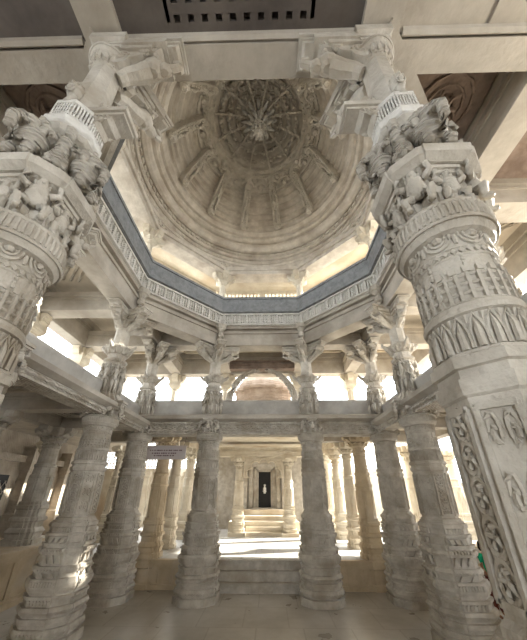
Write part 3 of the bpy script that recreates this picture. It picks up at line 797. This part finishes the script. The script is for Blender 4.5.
sp = [(-2.65, 5.15, 'cream small pillar on the platform, left of the left step pillar, nearest of its row'), (-2.65, 6.8, 'cream small pillar on the platform left of the porch, second of its row'), (-2.65, 8.6, 'cream small pillar on the platform left of the porch, farthest of its row'),
      (2.65, 5.3, 'cream small pillar on the platform right of the right step pillar, nearest of its row'), (2.65, 7.0, 'cream small pillar on the platform right of the porch, second of its row'), (2.65, 8.8, 'cream small pillar on the platform right of the porch, farthest of its row'),
      (-4.9, 6.1, 'pale lit small pillar seen between the tall left pillar and the left corner pillar'), (4.9, 6.1, 'small pillar seen between the right corner pillar and the tall right one'),
      (-6.9, 5.2, 'thin dim pillar against the dark left wall, farthest left'), (-6.9, 7.2, 'thin dim pillar against the dark left wall, just left of the tall left pillar'), (6.9, 5.2, 'thin dim pillar against the right wall, nearer'), (6.9, 7.2, 'thin dim pillar against the right wall, farther')]
for i, (x, y, lb) in enumerate(sp): put(ps, i > 0, x, y, ZP, lb, 'small platform pillars')
# platform edge pillars
pe = make_small('ochre', 2.81, 'edge_pillar', 1.12)
m = MB(); m.stack(RATHA, [(-ZP, .33), (-ZP+.1, .33), (-ZP+.12, .29), (-.18, .29), (-.15, .33), (-.02, .33), (0, .30)]); m.build('pedestal', 'ochre', pe)
for i, (x, lb) in enumerate(((-2.65, 'ochre pillar at the platform edge with a moulded pedestal, left of the left step pillar'), (2.65, 'ochre pillar at the platform edge with a moulded pedestal, right of the right step pillar'))):
    put(pe, i > 0, x, 3.95, ZP, lb, 'platform edge pillars')
# side platform pillars
sq_ = make_small('stone', 2.44, 'side_pillar', 1.3)
for i, (x, y, lb) in enumerate(((-5.15, A, 'stout pillar on the left side platform, lit along its right edge'), (-5.15, H, 'side pillar on the left platform, near the left edge of the photo'), (-5.15, -H, 'left platform pillar hidden behind the huge left pillar'),
      (5.15, A, 'sunlit cream pillar on the right side platform behind the tall right pillar'), (5.15, H, 'right platform pillar behind the huge right pillar'), (5.15, -H, 'nearest right platform pillar, beyond the frame edge'))):
    if i in (2, 5): continue
    put(sq_, i > 0, x, y, ZS, lb, 'side platform pillars')
# outer upper posts
def make_post():
    root = empty('gallery_post'); m = MB()
    m.stack(RATHA, [(0, .2), (.3, .2), (.32, .16), (.5, .16)])
    m.stack(OCT, [(.5, .13), (.6, .14), (.62, .125), (1.18, .115), (1.2, .14), (1.26, .14)])
    m.build('shaft', 'cream', root); m = MB()
    m.stack(SQ, [(1.26, .13), (1.34, .19), (1.40, .2), (1.78, .2)][:3]+[(1.76, .17)])
    for q in range(4):
        a = q*PI/2; n = Vector((cos(a), sin(a), 0)); u = Vector((-sin(a), cos(a), 0))
        m.prism([(0, 1.44), (.17, 1.44), (.20, 1.52), (.25, 1.56), (.28, 1.66), (.30, 1.66), (.30, 1.76), (0, 1.76)], (0, 0, 0), n, (0, 0, 1), u, .1)
    m.build('capital', 'creamcarved', root); return root
gp = make_post()
for i, (x, y, lb) in enumerate(((-3.02, 5.15, 'cream upper post at the back left, in the bright opening'), (3.02, 5.15, 'cream upper post at the back right, in the bright opening'), (-1.25, 5.15, 'cream upper post left of the brown shrine roof'), (1.25, 5.15, 'cream upper post right of the brown shrine roof'),
      (-5.15, 5.15, 'cream upper post at the far back left corner'), (5.15, 5.15, 'cream upper post at the far back right corner'), (-5.15, 3.02, 'cream upper post between the two bright openings of the left gallery'), (5.15, 3.02, 'cream upper post in the right gallery opening'),
      (-5.15, 1.25, 'cream upper post in the left gallery, nearer the huge left pillar'), (5.15, 1.25, 'cream upper post in the right gallery, nearer the huge right pillar'))):
    put(gp, i > 0, x, y, 3.86, lb, 'outer gallery posts', 'post')

# ---------------------------------------------------------------- dome
dome = tag(empty('carved_dome', (0, 0, 8.35)), 'great ribbed dome ceiling with concentric carved rings and a hanging lotus pendant', 'dome')
def lathe(prof, n=72):
    m = MB(); m.loft([[(r*cos(2*PI*i/n), r*sin(2*PI*i/n), z-8.35) for i in range(n)] for r, z in prof], cap=False, closed=True); return m
Z0 = 8.35
cor = [(3.3, 8.36), (2.86, 8.36), (2.84, 8.44), (2.80, 8.46), (2.80, 8.54), (2.76, 8.55), (2.76, 8.66), (2.70, 8.64), (2.66, 8.66), (2.68, 8.74), (2.68, 8.86), (2.60, 8.84), (2.52, 8.86), (2.46, 8.92), (2.44, 8.98), (2.47, 9.03), (2.47, 9.08), (2.38, 9.07), (2.33, 9.10), (2.32, 9.18), (2.36, 9.22), (2.36, 9.27), (2.24, 9.26), (2.22, 9.32), (3.3, 9.32)]
m = lathe(cor)
for k in range(120): t = 2*PI*k/120; m.obox((2.79*cos(t), 2.79*sin(t), 8.60-Z0), (-sin(t), cos(t), 0), (cos(t), sin(t), 0), (0, 0, 1), .035, .05, .035)
for k in range(96): t = 2*PI*k/96; m.obox((2.67*cos(t), 2.67*sin(t), 8.79-Z0), (-sin(t), cos(t), 0), (cos(t), sin(t), 0), (0, 0, 1), .055, .035, .04)
for k in range(140): t = 2*PI*k/140; m.ball((2.83*cos(t), 2.83*sin(t), 8.40-Z0), .032, 5, 4)
for k in range(90): t = 2*PI*k/90; m.ball((2.34*cos(t), 2.34*sin(t), 9.12-Z0), .03, 5, 4)
m.build('cornice', 'dome', dome)
shell = [(3.3, 9.32), (2.28, 9.32)]
n_s = 7
pr = []
for k in range(n_s+1):
    t = k/n_s; r = 2.24+(1.58-2.24)*t**1.15; z = 9.30+(10.45-9.30)*t**.95
    pr.append((r, z))
prof = []
for k in range(n_s):
    r0, z0 = pr[k]; r1, z1 = pr[k+1]
    prof += [(r0-.06, z0), (r0-.06, z0+.045), (r0, z0+.055), (r1+.012, z1-.012)]
full = [(2.6, 9.2), (2.25, 9.2)]+prof+[(1.58, 10.45), (1.62, 10.7), (1.75, 10.7), (2.1, 10.3), (2.5, 9.7)]
lathe(full).build('coffered_shell', 'dome', dome)
# scalloped ring at the foot of the inner cupola
m = lathe([(1.66, 10.42), (1.60, 10.38), (1.56, 10.40), (1.54, 10.50), (1.46, 10.55), (1.42, 10.66), (1.34, 10.70), (1.30, 10.80), (1.22, 10.80), (1.18, 10.84), (1.18, 10.92), (1.7, 10.95)])
for k in range(24):
    t = 2*PI*k/24
    m.tube([((1.50+.0*0)*cos(t+.11*cos(a))-.10*sin(a)*cos(t), 1.50*sin(t+.11*cos(a))-.10*sin(a)*sin(t), 10.50-Z0+.06*sin(a)) for a in [PI*i/8 for i in range(9)]], .055, 5)
    m.ball((1.50*cos(t), 1.50*sin(t), 10.46-Z0), (.09, .09, .08), 6, 5)
    m.ball((1.36*cos(t+PI/24), 1.36*sin(t+PI/24), 10.63-Z0), (.085, .085, .07), 6, 5)
for k in range(60): t = 2*PI*k/60; m.ball((1.21*cos(t), 1.21*sin(t), 10.80-Z0), .03, 5, 4)
m.build('scalloped_ring', 'domecarved', dome)
lathe([(1.35, 10.9), (1.19, 10.9), (1.17, 10.98), (1.08, 11.08), (.94, 11.18), (.74, 11.27), (.5, 11.33), (.02, 11.36), (.02, 11.5), (.9, 11.5), (1.35, 11.2)]).build('inner_cupola', 'dome', dome)
for rr, zz, n, sz in ((1.05, 11.03, 24, .12), (.85, 11.15, 20, .115), (.64, 11.23, 16, .105), (.42, 11.28, 12, .09)):
    m = MB()
    m.tube([(rr*1.02*cos(2*PI*i/48), rr*1.02*sin(2*PI*i/48), zz+.05-Z0) for i in range(48)], .035, 5, closed=True)
    for k in range(n):
        t = 2*PI*(k+.5)/n; c = Vector((rr*cos(t), rr*sin(t), zz-Z0)); n_ = Vector((cos(t), sin(t), 0)); u = Vector((-sin(t), cos(t), 0))
        for q in (-1, 0, 1): m.ball(c-n_*.03+u*q*sz*.55+Vector((0, 0, -.03-.04*(q == 0))), (sz*.42, sz*.42, sz*.6), 6, 5)
        m.ball(c-n_*.05+Vector((0, 0, -.15)), sz*.38, 6, 5)
    m.build('petal_ring', 'domecarved', dome, True)
for k in range(12):      # cusped rays of the cupola
    t = 2*PI*(k+.5)/12; m = MB(); d = Vector((cos(t), sin(t), 0))
    pts = [d*1.15+Vector((0, 0, 10.86-Z0)), d*1.03+Vector((0, 0, 10.90-Z0)), d*.85+Vector((0, 0, 10.99-Z0)), d*.65+Vector((0, 0, 11.05-Z0)), d*.42+Vector((0, 0, 11.08-Z0)), d*.2+Vector((0, 0, 11.06-Z0))]
    m.tube(pts, [.03, .034, .03, .03, .028, .025], 6)
    for i in range(12):
        f = i/11*4.999; a = int(f); p = pts[a].lerp(pts[a+1], f-a); m.ball(p+Vector((0, 0, -.02)), (.034, .034, .034), 6, 5)
    m.build('cusped_ray', 'domecarved', dome, True)
# pendant
m = MB()
m.stack(ROUND, [(11.34-Z0, .20), (11.2-Z0, .22), (11.15-Z0, .30), (11.1-Z0, .30), (11.04-Z0, .18), (10.96-Z0, .12), (10.90-Z0, .20), (10.84-Z0, .20), (10.76-Z0, .11), (10.68-Z0, .08), (10.62-Z0, .13), (10.54-Z0, .13), (10.46-Z0, .09), (10.42-Z0, .03)])
for zz, r0, n, L in ((11.10, .26, 12, .24), (10.86, .16, 12, .20), (10.58, .09, 8, .12)):
    for k in range(n):
        t = 2*PI*(k+.5*(zz < 11.0))/n; d = Vector((cos(t), sin(t), 0)); c = d*r0+Vector((0, 0, zz-Z0))
        m.tube([c, c+d*L*.5+Vector((0, 0, -.04)), c+d*L*.85+Vector((0, 0, -.02)), c+d*L+Vector((0, 0, .02))], [.035, .05, .035, .012], 6)
        m.ball(c+d*L*.55+Vector((0, 0, -.06)), .028, 5, 4)
m.build('lotus_pendant', 'frieze', dome, True, label='pale lotus pendant of tiered petals')
# twelve ribs (carved goddess brackets)
rib = MB()
RW = 1.0
def rp(t, off=0):          # position along the rib
    i = 2.20+(1.56-2.20)*t**1.15-off; return (i, 0, 9.42+(10.42-9.42)*t**.95-off*.6-Z0)
N_ = 14
for s2 in (-1, 1):
    rib.tube([Vector(rp(i/N_, .18))+Vector((0, s2*.08, 0)) for i in range(N_+1)], .028, 6)
rib.loft([[Vector(rp(i/N_, -.12))+Vector((0, -.085, 0)), Vector(rp(i/N_, .15))+Vector((0, -.09, 0)), Vector(rp(i/N_, .15))+Vector((0, .09, 0)), Vector(rp(i/N_, -.12))+Vector((0, .085, 0))] for i in range(N_+1)])
rib.ball(Vector(rp(1, .18)), (.10, .10, .08), 8, 6); rib.ball(Vector(rp(0, .18)), (.10, .12, .11), 8, 6)
for i in range(N_):
    t = (i+.5)/N_; c = Vector(rp(t, .19)); a = (-1)**i
    rib.ball(c+Vector((0, a*.05, 0)), (.05, .03, .05), 6, 5); rib.ball(c-Vector((0, a*.04, 0)), (.03, .03, .03), 6, 5)
fig = []
c = Vector(rp(.5, .21))
ax_ = (Vector(rp(.7, 0))-Vector(rp(.3, 0))).normalized()
rib.ball(c+ax_*.24, (.05, .05, .06), 8, 6)
rib.tube([c+ax_*.18, c+ax_*.08+Vector((-.02, .01, 0)), c+Vector((0, -.015, 0)), c-ax_*.10+Vector((0, .02, 0))], [.045, .055, .04, .06], 7)
for s2 in (-1, 1):
    rib.tube([c+ax_*.15+Vector((0, s2*.05, 0)), c+ax_*.10+Vector((-.03, s2*.09, 0)), c+ax_*.25+Vector((-.02, s2*.08, 0))], [.022, .02, .016], 5)
    rib.tube([c-ax_*.10+Vector((0, s2*.03, 0)), c-ax_*.22+Vector((-.03, s2*.06, 0)), c-ax_*.36+Vector((0, s2*.03, 0))], [.036, .03, .02], 5)
r0 = None
for k in range(12):
    if r0 is None: r0 = rib.build('rib_figure', 'domecarved', dome); o = r0
    else: o = r0.copy(); COL.objects.link(o)
    o.rotation_euler = (0, 0, R(15+30*k))
# posts standing on the painted band that carry the dome, with lintels between them
cp = None
def make_cp():
    root = empty('dome_post'); m = MB()
    m.stack(OCT, [(0, .13), (.1, .13), (.12, .10), (.62, .09), (.64, .12), (.7, .13)]); m.build('shaft', 'creamcarved', root)
    m = MB(); m.stack(SQ, [(.7, .13), (.76, .19), (.82, .2), (1.0, .2)])
    for q in (PI, PI-PI*3/8, PI+PI*3/8):
        n = Vector((cos(q), sin(q), 0)); u = Vector((-sin(q), cos(q), 0))
        m.prism([(0, .65), (.12, .65), (.18, .75), (.30, .8), (.36, .88), (.38, 1.0), (0, 1.0)], (0, 0, 0), n, (0, 0, 1), u, .075)
        m.ball(n*.3+Vector((0, 0, .82)), .05, 6, 5)
    m.build('bracket_capital', 'creamcarved', root); return root
cp = make_cp()
cl = ['right, nearer the back', 'right of centre at the back', 'left of centre at the back', 'left, nearer the back', 'left, nearer the camera', 'front left, hidden by the front beam', 'front right, hidden by the front beam', 'right, nearer the camera']
for k in range(8):
    t = PI/8+k*PI/4; r = (A-.12)/cos(PI/8)
    put(cp, k > 0, r*cos(t), r*sin(t), 7.12, 'short bracketed post between painted band and dome, '+cl[k], 'short posts under the dome', 'post', t)
m = MB()
for k in range(8):
    s_ = MB(); trapez(s_, A-.28, A+.14, 8.12, 8.24); trapez(s_, A-.34, A+.14, 8.24, 8.36)
    m.merge(s_, rz(k*PI/4))
tag(m.build('lintel_ring', 'dome'), 'octagonal lintel ring carrying the great dome', 'lintel')
# clerestory screen and sloping eave outside the short posts
roofb = MB()
ring_slab(roofb, 8.36, 8.46, octv(2.86), octv(4.3)); struct(roofb.build('ceiling', 'cream'), 'eave slab around the dome')
for k in range(8):
    m = MB(); aa = 3.95; L = aa*T8-.05
    m.box(aa-.07, -L, 6.62, aa+.07, L, 6.9); m.box(aa-.05, -L, 8.24, aa+.05, L, 8.36)
    for yy in (-L+.09, 0, L-.09): m.box(aa-.06, yy-.09, 6.9, aa+.06, yy+.09, 8.24)
    if k == 2:
        q = -L+.2
        while q <= L-.18: m.box(aa-.03, q-.025, 6.9, aa+.03, q+.025, 8.24); q += .13
        q = 6.95
        while q <= 8.2: m.box(aa-.025, -L+.02, q-.022, aa+.025, L-.02, q+.022); q += .13
    o = m.build('clerestory_screen', 'cream'); o.rotation_euler = (0, 0, k*PI/4)
    tag(o, 'cream clerestory screen outside the short posts, ' + {0: 'right', 1: 'back right', 2: 'back centre, with square lattice', 3: 'back left', 4: 'left', 5: 'front left', 6: 'front', 7: 'front right'}[k], 'screen', 'clerestory screens')

# ---------------------------------------------------------------- shrine porch, arch, stair and doorway
SY = 7.35
pp = make_small('creamcarved', 2.50, 'porch_pillar', 1.0)
for i, (x, y, lb) in enumerate(((-.93, SY+.2, 'cream porch pillar left of the shrine stair'), (.93, SY+.2, 'cream porch pillar right of the shrine stair'))):
    put(pp, i > 0, x, y, ZP+.12, lb, 'porch pillars')
m = MB(); 
for sx in (-1, 1): m.stack(SQ, [(ZP, .30), (ZP+.12, .30)], sx*.93, SY+.2)
m.box(-.63, SY+.1, ZP, .63, SY+.5, ZP+.12); m.box(-.63, SY+.3, ZP+.12, .63, SY+.8, ZP+.26); m.box(-1.3, SY+.5, ZP, 1.3, 10.5, ZP+.4); m.box(-.95, SY+1.1, ZP+.4, .95, 10.4, ZP+.55); m.box(-.9, SY+1.6, ZP+.55, .9, 10.4, ZP+.74)
struct(m.build('trim', 'cream'), 'low stair up to the shrine door')
m = MB()            # cusped arch
def cusp(r_in, n=5):
    pts = []
    for i in range(n):
        a0 = PI*i/n; a1 = PI*(i+1)/n; am = (a0+a1)/2
        c = (r_in*cos(am), r_in*sin(am)); rad = r_in*sin(PI/n/2)
        for j in range(7):
            a = a0-PI/2+(PI)*(j/6)+PI/n/2
            pts.append((c[0]+rad*1.05*cos(a), c[1]+rad*1.05*sin(a)*1.0))
    return pts
ia = cusp(.52); za = 2.42
out = [(-.75+.75*2*i/(len(ia)-1), 0) for i in range(len(ia))]
n_i = len(ia); outer_arc = []
for i, p in enumerate(ia):
    a = PI*i/(n_i-1); x_ = max(-.82, min(.82, 1.3*cos(a)))
    outer_arc.append((max(-.76, min(.76, x_)), .0 + .745*min(1, 1.6*sin(a))))
for y0 in (SY+.1,):
    rings = []
    for i in range(n_i):
        a, b = ia[i], outer_arc[i]
        rings.append([(a[0], y0, za+a[1]), (b[0], y0, za+b[1]), (b[0], y0+.2, za+b[1]), (a[0], y0+.2, za+a[1])])
    m.loft(rings)
m.tube([(p[0], SY+.08, za+p[1]) for p in ia], .028, 5)
tag(m.build('cusped_arch', 'creamcarved'), 'cream cusped arch between the porch pillars before the dark doorway', 'arch')
o = beam('porch_beam', (-1.7, SY+.2), (1.7, SY+.2), 3.17, 3.50, .2, 'cream carved beam above the cusped arch', None, 'creamcarved')
slab('ceiling', 'cream', [(-2.9, 5.3, 3.70, 2.9, 10.5, 3.86)], 'porch roof slab')
# shrine wall with door
m = MB(); WY = 9.6
m.box(-2.2, WY, ZP, -.46, WY+.3, 3.7); m.box(.46, WY, ZP, 2.2, WY+.3, 3.7); m.box(-.46, WY, 2.95, .46, WY+.3, 3.7); m.box(-.46, WY, ZP, .46, WY+.3, 1.28)
for s2 in (-1, 1): m.box(s2*.95-.2, WY-.25, ZP, s2*.95+.2, WY, 3.2); m.box(s2*.6-.08, WY-.12, ZP+.5, s2*.6+.08, WY, 3.0)
m.box(-.75, WY-.12, 2.95, .75, WY, 3.1); m.box(-1.2, WY-.28, 3.1, 1.2, WY, 3.25)
struct(m.build('wall_back', 'stone'), 'shrine wall around the doorway')
dr = empty('door_4', (0, WY, 1.28)); struct(dr, 'dark shrine doorway with stepped stone frame')
m = MB()
for k in range(3):
    q = .46-.06*k; m.box(-q, -.04+.05*k, 0, -q+.07, .2, 1.67-.06*k); m.box(q-.07, -.04+.05*k, 0, q, .2, 1.67-.06*k); m.box(-q, -.04+.05*k, 1.60-.06*k, q, .2, 1.67-.06*k)
m.box(-.5, -.2, -.05, .5, .2, .06); m.build('door_frame', 'stone', dr)
m = MB(); m.box(-.30, .16, .06, .30, .2, 1.5); m.build('interior_shade_panel', 'black', dr)  # black sheet in place of the unlit depth of the shrine
m = MB(); m.ball((0, .08, .92), (.045, .04, .06), 8, 6); m.ball((0, .08, .78), (.07, .04, .09), 8, 6); m.ball((0, .08, .69), (.09, .05, .035), 8, 6)
m.tube([(0, .13, .60), (0, .13, .70)], .05, 8)
o = m.build('seated_idol', 'silver'); o.location = (0, WY, 1.28); tag(o, 'small pale seated idol glimpsed inside the dark shrine doorway', 'idol')

# brown shrine roof seen through the upper opening
m = MB()
m.stack(RATHA, [(3.87, 1.12), (4.9, 1.12), (4.92, 1.18), (5.02, 1.18), (5.04, 1.08), (5.45, 1.06), (5.47, 1.14), (5.56, 1.14), (5.58, 1.02), (5.8, .96), (6.0, .84), (6.15, .66), (6.27, .4), (6.32, .1)], 0, 7.0)
tag(m.build('shrine_roof', 'brownroof'), 'brown domed shrine roof seen above the gallery parapet at the back', 'roof')
for sx in (-1, 1):
    m = MB()
    pts = [(sx*1.10, 4.6, 4.35), (sx*1.02, 4.6, 4.8), (sx*.92, 4.6, 5.05), (sx*.75, 4.6, 5.3), (sx*.5, 4.6, 5.5), (sx*.2, 4.6, 5.62)]
    m.tube(pts, [.10, .11, .10, .09, .08, .07], 8)
    for i in range(16):
        f = i/15*4.999; a = int(f); p = Vector(pts[a]).lerp(Vector(pts[a+1]), f-a); m.ball(p+Vector((-sx*.07, -.03, -.05)), .05, 6, 5)
    m.stack(OCT, [(3.86, .12), (4.36, .10)], sx*1.10, 4.6)
    tag(m.build('arch_bracket', 'carved'), 'cusped half-arch bracket on the %s before the brown shrine roof' % ('left' if sx < 0 else 'right'), 'bracket', 'arch brackets behind the back parapet')
beam('upper_lintel', (-1.08, 4.6), (1.08, 4.6), 5.62, 5.9, .12, 'dark carved lintel above the brown shrine roof', None, 'red')

# ---------------------------------------------------------------- sign between pillars
sg = empty('hanging_sign', (-2.47, 3.55, 2.71)); tag(sg, 'pinkish white sign board with lines of small writing, hung left of the left step pillar', 'sign')
m = MB(); m.box(-.52, -.015, 0, .52, .015, .30); m.box(-.54, -.02, .29, .54, .02, .32); m.box(-.54, -.02, -.02, .54, .02, 0); m.build('board', 'sign', sg)
m = MB(); random.seed(3)
for z, a, b in ((.20, -.42, .40), (.13, -.36, .30), (.07, -.3, .2)):
    x = a
    while x < b:
        w_ = random.uniform(.02, .05); m.box(x, -.02, z-.014, x+w_, -.0155, z+.014); x += w_+random.choice((.01, .012, .03))
m.build('lettering', 'ink', sg)
m = MB()
for x in (-.45, .45): m.tube([(x, 0, .30), (x, .2, .66)], .006, 5)
m.build('hanger', 'ink', sg)

# ---------------------------------------------------------------- child in green
def skin_body(name, joints, edges, mt, parent=None, levels=2):
    me = bpy.data.meshes.new(name); me.from_pydata([j[0] for j in joints], edges, []); me.update()
    ob = bpy.data.objects.new(name, me); COL.objects.link(ob)
    md = ob.modifiers.new('skin', 'SKIN'); md.use_smooth_shade = True
    for i, j in enumerate(joints):
        r = j[1]; me.skin_vertices[0].data[i].radius = (r, r) if not isinstance(r, tuple) else r
        me.skin_vertices[0].data[i].use_root = (i == 0)
    sb = ob.modifiers.new('sub', 'SUBSURF'); sb.levels = levels; sb.render_levels = levels
    me.materials.append(M[mt])
    if parent: ob.parent = parent
    return ob
K = 1.10/1.7
child = empty('person', (4.21, 2.30, 0), R(-165)); tag(child, 'child in a green shirt standing beside the tall right pillar', 'person')
def sc(v, k=K): return (v[0]*k, v[1]*k, v[2]*k)
J = [((0, 0, .92), .115), ((0, 0, 1.05), .11), ((0, 0, 1.22), .12), ((0, 0, 1.36), .11), ((0, 0, 1.44), .05), ((0, .01, 1.50), .05),
     ((.17, 0, 1.38), .05), ((.22, .02, 1.12), .04), ((.20, .12, .92), .028), ((-.17, 0, 1.38), .05), ((-.23, .02, 1.12), .04), ((-.19, .14, .95), .028),
     ((.09, 0, .86), .085), ((.10, .01, .48), .058), ((.10, -.01, .09), .04), ((-.09, 0, .86), .085), ((-.10, .01, .48), .058), ((-.10, -.01, .09), .04),
     ((.11, .14, .03), .03), ((-.11, .14, .03), .03)]
E_ = [(0, 1), (1, 2), (2, 3), (3, 4), (4, 5), (3, 6), (6, 7), (7, 8), (3, 9), (9, 10), (10, 11), (0, 12), (12, 13), (13, 14), (0, 15), (15, 16), (16, 17), (14, 18), (17, 19)]
skin_body('body', [(sc(p), r*K) for p, r in J], E_, 'skin', child)
hd = MB(); hd.ball(sc((0, .015, 1.60)), (.085*K, .10*K, .12*K), 14, 12); hd.ball(sc((0, .115, 1.585)), (.016*K, .022*K, .025*K), 8, 6); hd.ball(sc((0, .10, 1.53)), (.032*K, .012*K, .010*K), 8, 6)
for s2 in (-1, 1): hd.ball(sc((s2*.085, .01, 1.59)), (.014*K, .02*K, .03*K), 8, 6)
hd.build('head', 'skin', child, True)
ey = MB()
for s2 in (-1, 1): ey.ball(sc((s2*.034, .103, 1.615)), (.014*K, .009*K, .009*K), 8, 6)
ey.build('eye', 'hair', child, True)
hr = MB(); hr.ball(sc((0, -.01, 1.645)), (.096*K, .112*K, .10*K), 14, 12); hr.ball(sc((0, -.05, 1.58)), (.088*K, .075*K, .11*K), 12, 10); hr.build('hair', 'hair', child, True)
for hx, hy, hz, s2 in ((.20, .12, .92, 1), (-.19, .14, .95, -1)):
    hj = [(sc((hx, hy, hz)), .024*K), (sc((hx, hy+.04, hz-.05)), .030*K)]; he = [(0, 1)]
    for q, ln in ((-.027, .07), (-.009, .08), (.009, .075), (.027, .06)):
        b = len(hj); hj += [(sc((hx+q, hy+.055, hz-.075)), .011*K), (sc((hx+q, hy+.065, hz-.075-ln*.5)), .010*K), (sc((hx+q, hy+.055, hz-.075-ln)), .009*K)]; he += [(1, b), (b, b+1), (b+1, b+2)]
    b = len(hj); hj += [(sc((hx-s2*.035, hy+.045, hz-.05)), .012*K), (sc((hx-s2*.05, hy+.06, hz-.09)), .010*K)]; he += [(0, b), (b, b+1)]
    skin_body('hand', hj, he, 'skin', child, 1)
SJ = [((0, 0, .90), .135), ((0, 0, 1.05), .135), ((0, 0, 1.22), .145), ((0, 0, 1.37), .125), ((0, 0, 1.43), .07), ((.18, 0, 1.38), .068), ((.215, .01, 1.20), .06), ((-.18, 0, 1.38), .068), ((-.22, .01, 1.20), .06)]
skin_body('shirt', [(sc(p), r*K) for p, r in SJ], [(0, 1), (1, 2), (2, 3), (3, 4), (3, 5), (5, 6), (3, 7), (7, 8)], 'green', child).__setitem__('label', 'green short-sleeved shirt')
TJ = [((0, 0, .90), .125), ((.095, 0, .82), .105), ((.11, .01, .48), .085), ((.11, 0, .10), .07), ((-.095, 0, .82), .105), ((-.11, .01, .48), .085), ((-.11, 0, .10), .07)]
skin_body('trousers', [(sc(p), r*K) for p, r in TJ], [(0, 1), (1, 2), (2, 3), (0, 4), (4, 5), (5, 6)], 'maroon', child).__setitem__('label', 'dark maroon trousers')
